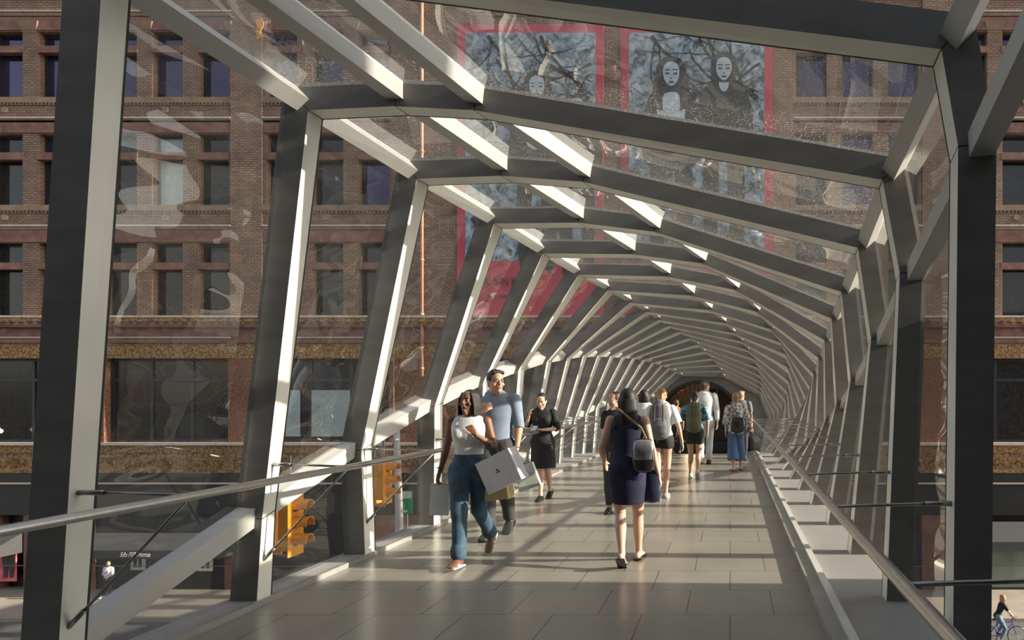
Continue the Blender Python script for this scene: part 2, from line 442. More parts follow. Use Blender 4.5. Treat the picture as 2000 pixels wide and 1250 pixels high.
# ------------------------------------------------------------------ floor, kerbs, sills
YS=[-5,-2]+[dn(0)+k*DD/1 for k in range(-1,9)]+[16.8+.35*k for k in range(0,9)]+[21.5,24,27,30.35]
YS=sorted(set(YS))
def strip(x0f,x1f,zt,zb,name,m,parent=None):
    mb=MB(); sec=[]
    for y in YS:
        z=floor_z(y); x0=x0f(y) if callable(x0f) else x0f; x1=x1f(y) if callable(x1f) else x1f
        s=len(mb.v); sec.append(s)
        mb.v += [V((x0,y,z+zb)),V((x1,y,z+zb)),V((x1,y,z+zt)),V((x0,y,z+zt))]
    for a,b in zip(sec,sec[1:]):
        for k in range(4): mb.poly((a+k,a+(k+1)%4,b+(k+1)%4,b+k))
    mb.poly([sec[0]+k for k in range(4)]); mb.poly([sec[-1]+k for k in range(4)])
    return mb.build(name,m,parent)
struct(strip(-3.6,.64,0,-.25,'floor',M_floor),'grey stone tiled walkway floor of the glass bridge','floor')
def interp(tab,y):
    t=(y-D0)/DD
    if t<=0: return tab[0]
    if t>=NMAX: return tab[NMAX]
    i=int(t); return lerp(tab[i],tab[i+1],t-i)
lx=lambda y: interp(CH['L'],y)
rx=lambda y: interp(CH['R'],y)
o=strip(lambda y: lx(y)-.25,-3.6,.045,-.3,'trim_1',M_sill); struct(o,'pale stone sill under the left ribs','sill')
o=strip(.80,lambda y: rx(y)+.25,.045,-.3,'trim_2',M_sill); struct(o,'pale stone sill under the right ribs','sill')
o=strip(-3.62,-3.575,.047,-.2,'trim_3',M_kerb); struct(o,'thin steel edging along the left of the walkway','kerb')
o=strip(.64,.74,.07,-.2,'trim_4',M_kerb); struct(o,'dark steel kerb along the right of the walkway','kerb')
o=strip(.742,.80,.10,-.2,'trim_5',M_strip); struct(o,'bright raised steel strip beside the right kerb','kerb')

# ------------------------------------------------------------------ handrails
def handrail(side):
    xr = .555 if side>0 else -2.93
    xr2 = lambda y: xr+(.003*(y-3) if side>0 else .0)
    hz = 1.0 if side>0 else 1.06
    root=empty('handrail',(xr,0,0),'long round steel handrail on the %s side of the walkway'%('right' if side>0 else 'left'),'handrail','handrails')
    ys=[-1.5,0,1.2]+[dn(0)+k*DD/2 for k in range(0,17)]+[16.8+.35*k for k in range(0,9)]+[21.5,24,27,29.5]
    ys=sorted(set(ys))
    mb=MB(); mb.tube([(xr2(y)-xr,y,floor_z(y)+hz) for y in ys],.024,14); mb.build('tube',M_steel,root,smooth=True)
    for n in range(-1,NMAX+1):
        y=dn(n)+.05; z=floor_z(y)
        P=full_pts(max(n,0))
        def xin(zz):
            pts=P if side>0 else P
            rng=range(5,8) if side>0 else range(0,3)
            for i in rng:
                a,b=P[i],P[i+1]
                lo,hi=min(a.y,b.y),max(a.y,b.y)
                if lo<=zz<=hi and hi-lo>1e-3: return lerp(a.x,b.x,(zz-a.y)/(b.y-a.y))
            return (1.2 if side>0 else -3.6)
        xa=xin(z+hz+.02)-xr; xb=xin(z+.35)-xr; dx=(-.02 if side<0 else .02)
        mb=MB(); sg=1 if side>0 else -1
        mb.tube([(xr2(y)-xr+sg*.02,y,z+hz+.005),(xa-sg*.12,y,z+hz+.02)],.009,8)
        mb.tube([(xa-sg*.14,y,z+hz+.02),(xa+sg*.003,y,z+hz+.02)],.015,8)
        mb.build('support_rod',M_rod,root,smooth=True)
        mb=MB(); p0=V((xr2(y)-xr+sg*.015,y,z+hz-.02)); p1=V((xb+sg*.003,y,z+.35)); q=p1.lerp(p0,.13)
        mb.tube([p0,q],.008,8); mb.tube([q,p1],.014,8); mb.build('brace_rod',M_rod,root,smooth=True)
handrail(1); handrail(-1)
def text_mesh(name,cu,parent):
    t=bpy.data.objects.new(name,cu); COL.objects.link(t)
    me=bpy.data.meshes.new_from_object(t.evaluated_get(bpy.context.evaluated_depsgraph_get()))
    bpy.data.objects.remove(t); o=bpy.data.objects.new(name,me); COL.objects.link(o); o.parent=parent
    if not me.materials:
        for m in cu.materials: me.materials.append(m)
    return o
# ------------------------------------------------------------------ department store across the street
FY = 30.5; SF = FPX/FY
def fx(px): return ax(px,SF)
def fz(py): return az(py,SF)
store = empty('department_store',(0,FY,-7.4),'old red-brown brick and sandstone department store with rows of tall dark windows, across the street','building')
so = Matrix.Translation((0,-FY,7.4))
def sb(mb,name,m,parent=store,smooth=False):
    mb.xf(so); return mb.build(name,m,parent,smooth)
BAYS=[-419,-106,207,520,929,1242,1555,1868,2181]
POSTERBAY=(929,1242)
ROWS=[(-142,-112,-98,-18),(62,90,103,190),(262,298,312,400),(475,513,526,618)]
PX0,PX1=-760,2560
def rects_wall(x0,x1,y0,y1,z0,z1): return (x0,x1,y0,y1,z0,z1)
wall=MB(); red=MB(); brown=MB(); gold=MB(); ledge=MB(); pil=MB()
def W(mb,px0,px1,py0,py1,out=0.0,dep=.6): mb.box(fx(px0),fx(px1),FY-out,FY+dep,fz(py1),fz(py0))
# brick piers between bays (full height of the upper floors)
edges=[PX0]
for b in BAYS: edges += [b-6,b+246]
edges.append(PX1)
for i in range(0,len(edges),2):
    a,c=edges[i],edges[i+1]
    W(pil,a,c,-300,626,.10)
for b in BAYS:
    prev=-300
    if b in POSTERBAY:
        W(wall,b-6,b+246,-300,626,0)
    else:
        for (t0,t1,m0,m1) in ROWS:
            W(wall,b-6,b+246,prev,t0,0)               # spandrel above
            for k in range(4):                         # mullion piers
                a=b-6 if k==0 else b+60+90*(k-1); c=b if k==0 else (b+90*k if k<3 else b+246)
                W(wall,a,c,t0,m1,0)
            prev=m1
        W(wall,b-6,b+246,prev,626,0)
    for (t0,t1,m0,m1) in ROWS:
        if b in POSTERBAY: continue
        for k in range(3): W(red,b+90*k-2,b+90*k+62,t1,m0,.03,.3)
        sb(red,'red_stone_transom',M_stone); red=MB()
    for (t0,t1,m0,m1) in ROWS:
        if b in POSTERBAY and t0<600 and t0>40: continue
        W(red,b-6,b+246,t0-26,t0-2,.06); sb(red,'red_stone_course',M_stone); red=MB()
        W(brown,b-6,b+246,m1+1,m1+12,.09)              # sill
        for q in range(34):                            # dentils under sill
            x=b-4+q*7.4; W(brown,x,x+3.4,m1+12,m1+16,.07,.1)
        W(ledge,b-6,b+246,m1+40,m1+43,.12)             # thin ledge over the spandrel
        W(brown,b-6,b+246,m1+43,m1+50,.06)
        if t0<100:
            for k in range(4):                         # flared capitals on the mullions
                a=b-34+90*k; c=a+36
                if k==0: a=b-6
                if k==3: c=b+246
                mb=brown; z0,z1=fz(t0+2),fz(t0-18)
                mb.hexa([(fx(a+5),FY-.02,z0),(fx(c-5),FY-.02,z0),(fx(c-5),FY+.3,z0),(fx(a+5),FY+.3,z0)],
                        [(fx(a-3),FY-.16,z1),(fx(c+3),FY-.16,z1),(fx(c+3),FY+.3,z1),(fx(a-3),FY+.3,z1)])
    if b not in POSTERBAY:
        for (t0,t1,m0,m1) in ROWS[1:]:                 # round bosses on the spandrel
            c=(fx(b+117),FY-.02,fz(m1+25))
            brown.tube([(c[0],FY+.1,c[2]),(c[0],FY-.07,c[2])],.15,12)
sb(pil,'brick_pier',M_brick); sb(wall,'brick_wall',M_brick)
sb(brown,'carved_stone_trim',M_stone2); sb(ledge,'window_ledge',M_ledge)
# cornice over the shop floor, ornate bands
cor=MB(); HOLE=(-4.6,2.4)
def Wsplit(mb,py0,py1,out,dep=.6,hole=True):
    x0,x1=fx(PX0),fx(PX1)
    if hole and fz(py1)<3.4 and fz(py0)>-1.6:
        mb.box(x0,HOLE[0],FY-out,FY+dep,fz(py1),fz(py0)); mb.box(HOLE[1],x1,FY-out,FY+dep,fz(py1),fz(py0))
    else: mb.box(x0,x1,FY-out,FY+dep,fz(py1),fz(py0))
Wsplit(ledge_:=MB(),618,622,.42); 
Wsplit(ledge_,864,869,.35); Wsplit(ledge_,942,944.5,.25)
sb(ledge_,'cornice_ledge',M_ledge)
Wsplit(cor,622,640,.30); Wsplit(cor,640,664,.05); Wsplit(cor,664,670,.22)
for q in range(190):
    x=PX0+q*17.5
    if HOLE[0]-.2<fx(x)<HOLE[1]+.2: continue
    W(cor,x,x+7,630,637,.36,.1)
sb(cor,'cornice',M_stone)
g1=MB(); Wsplit(g1,622,630,.37); Wsplit(g1,670,700,.10); Wsplit(g1,869,884,.22)
sb(g1,'gilded_band',M_gold)
g2=MB(); Wsplit(g2,884,923,.16)
sb(g2,'scroll_band',M_gold)
sc=MB()
for q in range(120):                                   # rosettes in the scroll band
    x=PX0+10+q*27
    if HOLE[0]-.4<fx(x)<HOLE[1]+.4: continue
    c=V((fx(x),FY-.17,fz(905)))
    for rr,k in ((.2,14),(.09,8)):
        pts=[c+V((rr*math.cos(2*PI*i/k),0,rr*math.sin(2*PI*i/k))) for i in range(k+1)]
        sc.tube(pts,.03,5)
sb(sc,'scroll_rosette',M_gold)
# showroom-floor piers and big windows
pr=MB(); dk=MB()
for i in range(0,len(edges),2):
    a,c=edges[i],edges[i+1]
    x0,x1=fx(a-5),fx(c+5)
    if x1<HOLE[0] or x0>HOLE[1]: pr.box(x0,x1,FY-.08,FY+.6,fz(864),fz(700))
    else:
        if x0<HOLE[0]: pr.box(x0,HOLE[0],FY-.08,FY+.6,fz(864),fz(700))
        if x1>HOLE[1]: pr.box(HOLE[1],x1,FY-.08,FY+.6,fz(864),fz(700))
sb(pr,'carved_pier',two('carved_terracotta',(.13,.05,.03),(.27,.12,.06),14,rough=.8,thr=(.4,.6)))
def window(px0,px1,py0,py1,dep=.38,bars=(),pane=M_pane_sky,fr=.05,name='window',hb=()):
    x0,x1,z0,z1=fx(px0),fx(px1),fz(py1),fz(py0); y=FY+dep
    f=MB()
    f.box(x0,x0+fr,y-.06,y+.06,z0,z1); f.box(x1-fr,x1,y-.06,y+.06,z0,z1)
    f.box(x0+fr,x1-fr,y-.06,y+.06,z0,z0+fr); f.box(x0+fr,x1-fr,y-.06,y+.06,z1-fr,z1)
    for b in bars: xx=fx(b); f.box(xx-fr*.6,xx+fr*.6,y-.055,y+.055,z0+fr,z1-fr)
    for b in hb: zz=fz(b); f.box(x0+fr,x1-fr,y-.05,y+.05,zz-fr*.6,zz+fr*.6)
    o=sb(f,name,M_dark); p=MB(); p.box(x0+fr*.5,x1-fr*.5,y+.0,y+.02,z0+fr*.5,z1-fr*.5)
    sb(p,'pane',pane,store).parent=o
    return o
random.seed(3)
blind={(-106,3,0):M_paneb,(207,2,1):M_paneb}
for b in BAYS:
    if b in POSTERBAY: continue
    for r,(t0,t1,m0,m1) in enumerate(ROWS):
        if r==0 and b<1500: continue
        for k in range(3):
            if fx(b+90*k)>15.5 or fx(b+90*k+60)<-36: continue
            window(b+90*k,b+90*k+60,t0,m1,pane=blind.get((b,r,k),M_pane_sky if (r<2 or (r==2 and (k+b)%2==0)) else M_paned),hb=((t1+m0)/2,),fr=.09 if k%2 else .12)
for b in BAYS:
    x0,x1=b+1,b+239
    if fx(x1)>HOLE[0] and fx(x0)<HOLE[1]:
        continue
    if fx(x0)>15.5 or fx(x1)<-36: continue
    window(x0,x1,700,864,dep=.3,bars=(b+80,b+160),hb=(742,),name='showroom_window',fr=.12,pane=M_paned)
bl=MB(); bl.box(fx(603),fx(678),FY+.2,FY+.24,fz(853),fz(762)); sb(bl,'window_blind',M_paneb)
bl=MB(); bl.box(fx(552),fx(580),FY+.2,FY+.24,fz(853),fz(762)); sb(bl,'window_blind',M_paneb)
# ground floor: dark shopfront
gf=MB(); gf.box(fx(PX0),fx(PX1),FY+.5,FY+1.2,-7.4,fz(864)); sb(gf,'shop_back_wall',M_black)
gf=MB()
for (a,c) in ((-760,-330),(-20-60,-5),(48,186),(440,470),(690,905),(1180,1215),(1500,1560),(1800,1880),(2130,2200)):
    gf=MB(); gf.box(fx(a),fx(c),FY-.05,FY+.5,-7.4,fz(923)); sb(gf,'red_stone_pier',M_stone)
gf=MB(); gf.box(fx(PX0),fx(PX1),FY-.1,FY+.5,fz(1005),fz(923)); sb(gf,'shop_fascia',M_black)
gf=MB(); gf.box(fx(186),fx(440),FY+.05,FY+.5,-7.4,fz(1005)); gf.box(fx(470),fx(690),FY+.05,FY+.5,-7.4,fz(1005)); sb(gf,'shop_wall',M_black)
def display(px0,px1,py0,py1,fr=.12,trim=M_white,pane=M_pane_sky,mull=1):
    x0,x1,z0,z1=fx(px0),fx(px1),fz(py1),fz(py0); f=MB()
    f.box(x0,x0+fr,FY-.03,FY+.06,z0,z1); f.box(x1-fr,x1,FY-.03,FY+.06,z0,z1)
    f.box(x0+fr,x1-fr,FY-.03,FY+.06,z0,z0+fr); f.box(x0+fr,x1-fr,FY-.03,FY+.06,z1-fr,z1)
    for i in range(mull): xx=lerp(x0,x1,(i+1)/(mull+1)); f.box(xx-.03,xx+.03,FY-.02,FY+.055,z0+fr,z1-fr)
    o=sb(f,'display_window',trim); p=MB(); p.box(x0+fr*.5,x1-fr*.5,FY+.0,FY+.03,z0+fr*.5,z1-fr*.5); sb(p,'pane',pane).parent=o
display(256,283,1073,1113); display(321,349,1073,1113); display(387,415,1073,1115)
display(1560,1800,1040,1140,.08,M_dark,mull=2)
M_shopg=mat('green_shop_glass',(.16,.21,.18),rough=.15,var=.25,scale=1.2,spec=.8)
display(1885,2125,1064,1150,.08,M_dark,M_shopg,0)
# awnings with lettering
def awning(px0,px1,name,lab,txt=None,txpx=None,ytop=1040,ybot=1062,drop=16):
    x0,x1=fx(px0),fx(px1); zt,zb,zd=fz(ytop),fz(ybot),fz(ybot+drop)
    o=empty(name,(0,FY,0),lab,'awning','awnings')
    mb=MB(); mb.hexa([(x0,FY-1.35,zd),(x1,FY-1.35,zd),(x1,FY-.1,zd),(x0,FY-.1,zd)],[(x0,FY-1.35,zb),(x1,FY-1.35,zb),(x1,FY-.1,zt),(x0,FY-.1,zt)])
    mb.xf(Matrix.Translation((0,-FY,0))); mb.build('canopy',mat('awning_cloth',(.05,.05,.052),rough=.75),o)
    if txt:
        cu=bpy.data.curves.new('shop_lettering','FONT'); cu.body=txt; cu.size=.30; cu.shear=.45; cu.extrude=.01; cu.materials.append(M_white)
        cu.align_x='CENTER'; cu.align_y='CENTER'
        t=text_mesh('shop_lettering',cu,o); t.scale=(.62,1,1)
        t.location=(fx(txpx),-1.37,(zb+zd)/2); t.rotation_euler=(PI/2,0,0)
awning(186,470,'shop_awning','dark grey awning with white script lettering, over the small white framed shop windows','Saks Fifth Avenue',315)
awning(-110,48,'shop_awning','dark awning with white script lettering at the far left, over the pink display window','Saks Fifth Avenue',-12)
awning(1880,2130,'shop_awning','plain dark awning over the green tinted shop window at the far right',None,None,1018,1046,18)
# pink display poster
pk=MB(); pk.box(fx(-30),fx(36),FY-.12,FY-.06,fz(1134),fz(1062))
o=pk.build('display_poster',two('pink_poster',(.62,.05,.09),(.75,.16,.2),1.2,rough=.5)); tag(o,'bright pink and red poster in the shop window at the lower left','poster')
pp=MB()
for (cx,col) in ((17,0),(29,1)):
    c=(fx(cx),0); z=fz(1095)
    pp.loft([(c[0],FY-.14,z-.75),(c[0],FY-.14,z-.2),(c[0],FY-.14,z+.25),(c[0],FY-.14,z+.45)],[(.08,.01),(.14,.01),(.17,.01),(.08,.01)],n=10)
    pp.ball((c[0],FY-.14,z+.62),(.11,.012,.13))
d=pp.build('printed_figure',M_dark,o)
# facade odds and ends
pb=MB(); pb.tube([(fx(829),FY-.25,fz(735)),(fx(829),FY-.25,fz(-290))],.075,10)
for q in range(9):
    z=fz(720-q*105); pb.tube([(fx(829),FY-.25,z-.05),(fx(829),FY-.25,z+.05)],.1,10); pb.tube([(fx(829),FY-.25,z),(fx(829),FY,z)],.025,6)
sb(pb,'drain_pipe',mat('copper_pipe',(.52,.27,.17),rough=.55),smooth=True)
pb=MB(); pb.tube([(fx(773),FY-.2,fz(830)),(fx(773),FY-.2,fz(634))],.03,8); pb.ball((fx(775),FY-.3,fz(626)),.16); pb.ball((fx(774),FY-.25,fz(672)),.1)
sb(pb,'facade_lamp',M_stone2,smooth=True)
# orange flag
fl=MB(); 
for i in range(6):
    z=fz(48+i*8); w=.12+.05*math.sin(i*1.3)
    fl.v += [V((fx(516),FY-.5,z)),V((fx(516)+w*2+i*.03,FY-.6+.05*math.sin(i),z)),V((fx(516)+w*2+i*.03,FY-.57+.05*math.sin(i),z)),V((fx(516),FY-.47,z))]
for i in range(5):
    for k in range(4): fl.poly((i*4+k,i*4+(k+1)%4,i*4+4+(k+1)%4,i*4+4+k))
fl.poly((0,1,2,3)); fl.poly((20,21,22,23))
o=tag(fl.build('flag',mat('orange_cloth',(.8,.3,.03),rough=.7),None),'small orange flag hanging high up on the brick facade','flag')
f2=MB(); f2.tube([(fx(515),FY-.53,fz(46)),(fx(515),FY+.02,fz(60))],.02,6); f2.build('flag_pole',M_dark,o)
# gooseneck lamps above the ledge (far left)
gl=empty('ledge_lamp',(fx(5),FY-.4,fz(862)),'small curved lamp with a lit bulb on the stone ledge at the far left','lamp')
mb=MB(); mb.tube([(0,0,0),(0,0,.55),(.1,0,.72),(.25,0,.74),(.34,0,.62)],.025,8); mb.build('stem',M_rod,gl,smooth=True)
mb=MB(); mb.ball((.34,0,.5),.1); mb.build('bulb',emis('bulb_glow',(1,.85,.65),4),gl,smooth=True)

# banners ---------------------------------------------------------------
def picture_mat(name,seed):
    m,t,b=nt(name); b.inputs['Roughness'].default_value=.7
    c=t.nodes.new('ShaderNodeTexCoord'); mp=t.nodes.new('ShaderNodeMapping'); mp.inputs['Location'].default_value=(seed*3.1,0,seed*1.7)
    t.links.new(c.outputs['Object'],mp.inputs[0])
    nz=t.nodes.new('ShaderNodeTexNoise'); nz.inputs['Scale'].default_value=1.9; nz.inputs['Detail'].default_value=12; nz.inputs['Roughness'].default_value=.7; nz.inputs['Distortion'].default_value=.9
    t.links.new(mp.outputs[0],nz.inputs['Vector'])
    r=t.nodes.new('ShaderNodeValToRGB'); e=r.color_ramp.elements
    e[0].position=.40; e[0].color=(.02,.03,.045,1); e[1].position=.60; e[1].color=(.33,.42,.50,1)
    x=e.new(.47); x.color=(.13,.19,.24,1)
    t.links.new(nz.outputs['Fac'],r.inputs[0]); t.links.new(r.outputs[0],b.inputs['Base Color'])
    return m
M_phd=mat('print_black',(.025,.028,.034),rough=.7); M_phs=mat('print_skin',(.36,.43,.49),rough=.7,var=.1); M_phl=mat('print_light',(.40,.49,.57),rough=.7,var=.2,scale=2)
def banner(px0,px1,lab,figs,seed,txt=None):
    root=empty('advertising_banner',(fx(px0),FY-.25,fz(618)),lab,'banner','advertising banners on the brick facade')
    R=Matrix.Translation(-V((fx(px0),FY-.25,fz(618))))
    def q(mb,name,m,par=root): mb.xf(R); return mb.build(name,m,par)
    mb=MB(); mb.box(fx(px0),fx(px1),FY-.25,FY-.18,fz(618),fz(54)); cl=q(mb,'banner_cloth',M_red)
    mb=MB(); mb.box(fx(px0+16),fx(px1-16),FY-.262,FY-.251,fz(512),fz(70)); q(mb,'printed_photo',picture_mat('printed_trees_%d'%seed,seed))
    y=[FY-.264]
    def P(pts,m,name):
        mb=MB(); y1=y[0]; mb.prism([(fx(a),fz(b)) for a,b in pts],y1-.0015,y1); q(mb,name,m); y[0]=y1-.002
    def smooth(pts,k=3):
        for _ in range(k):
            o=[]
            for i in range(len(pts)):
                a=pts[i]; b=pts[(i+1)%len(pts)]
                o += [(a[0]*.75+b[0]*.25,a[1]*.75+b[1]*.25),(a[0]*.25+b[0]*.75,a[1]*.25+b[1]*.75)]
            pts=o
        return pts
    rb=random.Random(seed*11); br=MB(); ly=FY-.2645
    def branch(x,yy,ang,w,L,dep):
        for _ in range(int(L)):
            nx=x+13*math.cos(ang); ny=yy+13*math.sin(ang); px_=-math.sin(ang)*w; py_=math.cos(ang)*w
            if not (px0+20<nx<px1-20 and 74<ny<505): return
            br.prism([(fx(x+px_),fz(yy+py_)),(fx(x-px_),fz(yy-py_)),(fx(nx-px_*.93),fz(ny-py_*.93)),(fx(nx+px_*.93),fz(ny+py_*.93))],ly,ly+.002)
            x,yy=nx,ny; ang+=rb.uniform(-.35,.35); w*=.93
            if dep>0 and rb.random()<.25: branch(x,yy,ang+rb.choice((-1,1))*rb.uniform(.5,1.1),w*.6,L*.6,dep-1)
    for (bx,by,ba,bw) in ((px1-40,330,-1.9,9),(px1-30,200,-2.2,6),(px0+24,300,-1.0,5),((px0+px1)/2+20,76,1.2,4),(px0+60,76,1.0,4),(px1-24,130,2.7,3)): branch(bx,by,ba,bw,22,1 if seed==2 else 2)
    q(br,'printed_branches',M_phd)
    y[0]=FY-.2665
    for (x,yt,s,long) in figs:
        def T(l): return smooth([(x+a*s,yt+b*s) for a,b in l],2)
        # legs, body, hair, face and its features
        P(T([(-34,150),(-8,150),(-10,260),(-14,390),(-34,390),(-40,260)]),M_phd,'printed_leg')
        P(T([(4,150),(34,150),(40,260),(34,390),(14,390),(8,260)]),M_phd,'printed_leg')
        P(T([(-20,52),(20,52),(46,70),(56,150),(44,200),(-44,200),(-56,150),(-44,70)]),M_phd,'printed_coat')
        if long: P(T([(-17,62),(17,60),(26,80),(20,150),(-22,150),(-26,85)]),M_phl,'printed_shirt')
        P(T([(-8,40),(8,40),(10,62),(0,74),(-10,62)]),M_phs,'printed_neck')
        P(T([(0,-4),(22,4),(30,34),(34,80),(18,96),(-18,96),(-36,80),(-30,34),(-22,4)]) if long else T([(0,-4),(20,4),(26,34),(20,54),(-20,54),(-26,34),(-20,4)]),M_phd,'printed_hair')
        if long: P(T([(-13,62),(13,60),(16,80),(14,100),(-14,100),(-16,80)]),M_phs,'printed_chest')
        P(T([(0,6),(13,12),(15,30),(10,44),(0,52),(-10,44),(-15,30),(-13,12)]),M_phs,'printed_face')
        for e in (-1,1):
            P([(x+e*7*s-4*s,yt+27*s),(x+e*7*s+4*s,yt+27*s),(x+e*7*s+3*s,yt+30*s),(x+e*7*s-3*s,yt+30*s)],M_phd,'printed_eye')
            P([(x+e*7*s-5*s,yt+21*s),(x+e*7*s+5*s,yt+21*s),(x+e*7*s+4*s,yt+23*s),(x+e*7*s-4*s,yt+23*s)],M_phd,'printed_brow')
        P([(x-2*s,yt+36*s),(x+2*s,yt+36*s),(x+1*s,yt+38*s),(x-1*s,yt+38*s)],M_phd,'printed_nose')
        P([(x-5*s,yt+42*s),(x+5*s,yt+42*s),(x+3*s,yt+45*s),(x-3*s,yt+45*s)],M_phd,'printed_mouth')
    if txt:
        for (body,size,cx,cy) in txt:
            cu=bpy.data.curves.new('banner_lettering','FONT'); cu.body=body; cu.size=size; cu.extrude=.004; cu.align_x='CENTER'; cu.align_y='CENTER'
            cu.materials.append(M_phd)
            t=text_mesh('banner_lettering',cu,root); t.scale=(.8,1,1)
            t.location=R@V((fx(cx),FY-.26,fz(cy))); t.rotation_euler=(PI/2,0,0)
banner(897,1181,'left red bordered banner, its photo showing a dark haired figure under trees',[(1052,146,1.0,True),(1130,190,.9,False)],1,
       [('CALVIN KLEIN',.52,992,552),('JEANS   UNDERWEAR',.20,988,581)])
banner(1214,1508,'right red bordered banner, its photo showing two long haired figures side by side',[(1312,118,1.1,True),(1414,110,1.05,False)],2,
       [('CALVIN KLEIN',.52,1361,552)])
# branches printed over the photo of the banner
# ------------------------------------------------------------------ portal into the store
arch=MB(); n=40
cx,cz=(fx(1262)+fx(1472))/2, -1.1
rx_,rz_=(fx(1472)-fx(1262))/2, 2.36-cz
def arc(r1,r2): return [(cx+r1*math.cos(PI-PI*i/n),cz+r2*math.sin(PI-PI*i/n)) for i in range(n+1)]
a1=arc(rx_,rz_)
outer=[]
for (x,z) in a1:
    d=V((x-cx,z-cz)); t=min((5.2/abs(d.x) if abs(d.x)>1e-6 else 99),(4.9/abs(d.y) if abs(d.y)>1e-6 else 99)); outer.append((cx+d.x*t,cz+d.y*t))
for i in range(n):
    (x0,z0),(x1,z1)=a1[i],a1[i+1]; (u0,w0),(u1,w1)=outer[i],outer[i+1]
    arch.hexa([(x0,30.16,z0),(x1,30.16,z1),(x1,30.34,z1),(x0,30.34,z0)],[(u0,30.16,w0),(u1,30.16,w1),(u1,30.34,w1),(u0,30.34,w0)])
o=arch.build('wall_portal',M_face); struct(o,'grey end panel with a wide arched opening at the far end of the bridge','wall')
ring=MB(); a2=arc(rx_-.14,rz_-.14)
for i in range(n):
    (x0,z0),(x1,z1)=a1[i],a1[i+1]; (u0,w0),(u1,w1)=a2[i],a2[i+1]
    ring.hexa([(x0,30.0,z0),(x1,30.0,z1),(x1,31.4,z1),(x0,31.4,z0)],[(u0,30.0,w0),(u1,30.0,w1),(u1,31.4,w1),(u0,31.4,w0)])
o=ring.build('trim_6',M_black); struct(o,'dark metal lining of the arched doorway','arch trim')
# interior behind the portal
inn=MB(); zi=floor_z(30.4)
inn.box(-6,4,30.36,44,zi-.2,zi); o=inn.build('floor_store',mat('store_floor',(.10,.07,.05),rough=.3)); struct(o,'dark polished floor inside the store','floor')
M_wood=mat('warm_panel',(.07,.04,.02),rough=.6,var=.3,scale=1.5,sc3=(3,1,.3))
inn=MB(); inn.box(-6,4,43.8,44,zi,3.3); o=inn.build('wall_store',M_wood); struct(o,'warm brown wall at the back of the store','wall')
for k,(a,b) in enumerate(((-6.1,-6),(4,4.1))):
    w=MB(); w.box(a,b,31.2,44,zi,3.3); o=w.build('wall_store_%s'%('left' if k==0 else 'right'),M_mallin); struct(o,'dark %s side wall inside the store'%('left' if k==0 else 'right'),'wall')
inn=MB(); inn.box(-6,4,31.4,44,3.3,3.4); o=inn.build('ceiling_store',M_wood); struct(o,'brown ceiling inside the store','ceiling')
sl=MB()
for k in range(22): sl.box(-3.6+k*.22,-3.6+k*.22+.09,33,33.25,1.75,2.6)
o=tag(sl.build('ceiling_slats',mat('slat_wood',(.34,.22,.11),rough=.6)),'row of upright wooden slats above the arched doorway inside the store','slats',kind='stuff')
dm=emis('downlight_glow',(1,.8,.5),25); i=0
for (px,py) in ((1306,775),(1317,773),(1327,770),(1290,772),(1345,780),(1352,790),(1300,790)):
    y=34+i*.7; s=FPX/y; i+=1
    l=empty('downlight',(ax(px,s),y,2.9),'small warm downlight glowing inside the arched doorway','downlight','downlights inside the store')
    mb=MB(); mb.lathe((0,0,-.02),[(.09,0),(.1,.05),(.1,.4)],14); mb.build('housing',M_dark,l)
    mb=MB(); mb.ball((0,0,-.03),(.07,.07,.03)); mb.build('lamp',dm,l)
for (x,y,e) in ((-2.2,36,70),(1.2,38,20),(-2.5,41,90)):
    L=bpy.data.lights.new('store_light','POINT'); L.energy=e; L.color=(1,.75,.45); L.shadow_soft_size=.3
    o=bpy.data.objects.new('store_light',L); COL.objects.link(o); o.location=(x,y,2.2)
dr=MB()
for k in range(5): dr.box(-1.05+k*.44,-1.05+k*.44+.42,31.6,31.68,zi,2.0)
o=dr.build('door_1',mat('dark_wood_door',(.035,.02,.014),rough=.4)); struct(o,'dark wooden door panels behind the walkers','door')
hb=MB(); hb.tube([(-.05,31.5,.15),(-.05,31.5,.95)],.02,8); hb.build('door_handle',mat('brass',(.6,.4,.15),rough=.3,metal=1),o)
def sign(px,py,w,h,col,lab,txt,y=31.9):
    s=FPX/y; r=empty('exit_sign',(ax(px,s),y,az(py,s)),lab,'sign')
    mb=MB(); mb.box(-w/2,w/2,-.04,.04,-h/2,h/2); mb.build('sign_box',emis(lab[:9]+'_glow',col,.8),r)
    cu=bpy.data.curves.new('sign_lettering','FONT'); cu.body=txt; cu.size=h*.8; cu.align_x='CENTER'; cu.align_y='CENTER'; cu.extrude=.003
    cu.materials.append(M_white)
    if txt: t=text_mesh('sign_lettering',cu,r); t.location=(0,-.045,0); t.rotation_euler=(PI/2,0,0)
    mb=MB(); mb.tube([(0,0,h/2),(0,0,3.25-az(py,s))],.012,6); mb.build('hanger',M_dark,r)
sign(1329,761,.24,.15,(.45,.01,.01),'red exit sign hanging in the arched doorway','EXIT')
sign(1403,764,.34,.17,(.0,.22,.10),'green running man exit sign hanging in the arched doorway','')

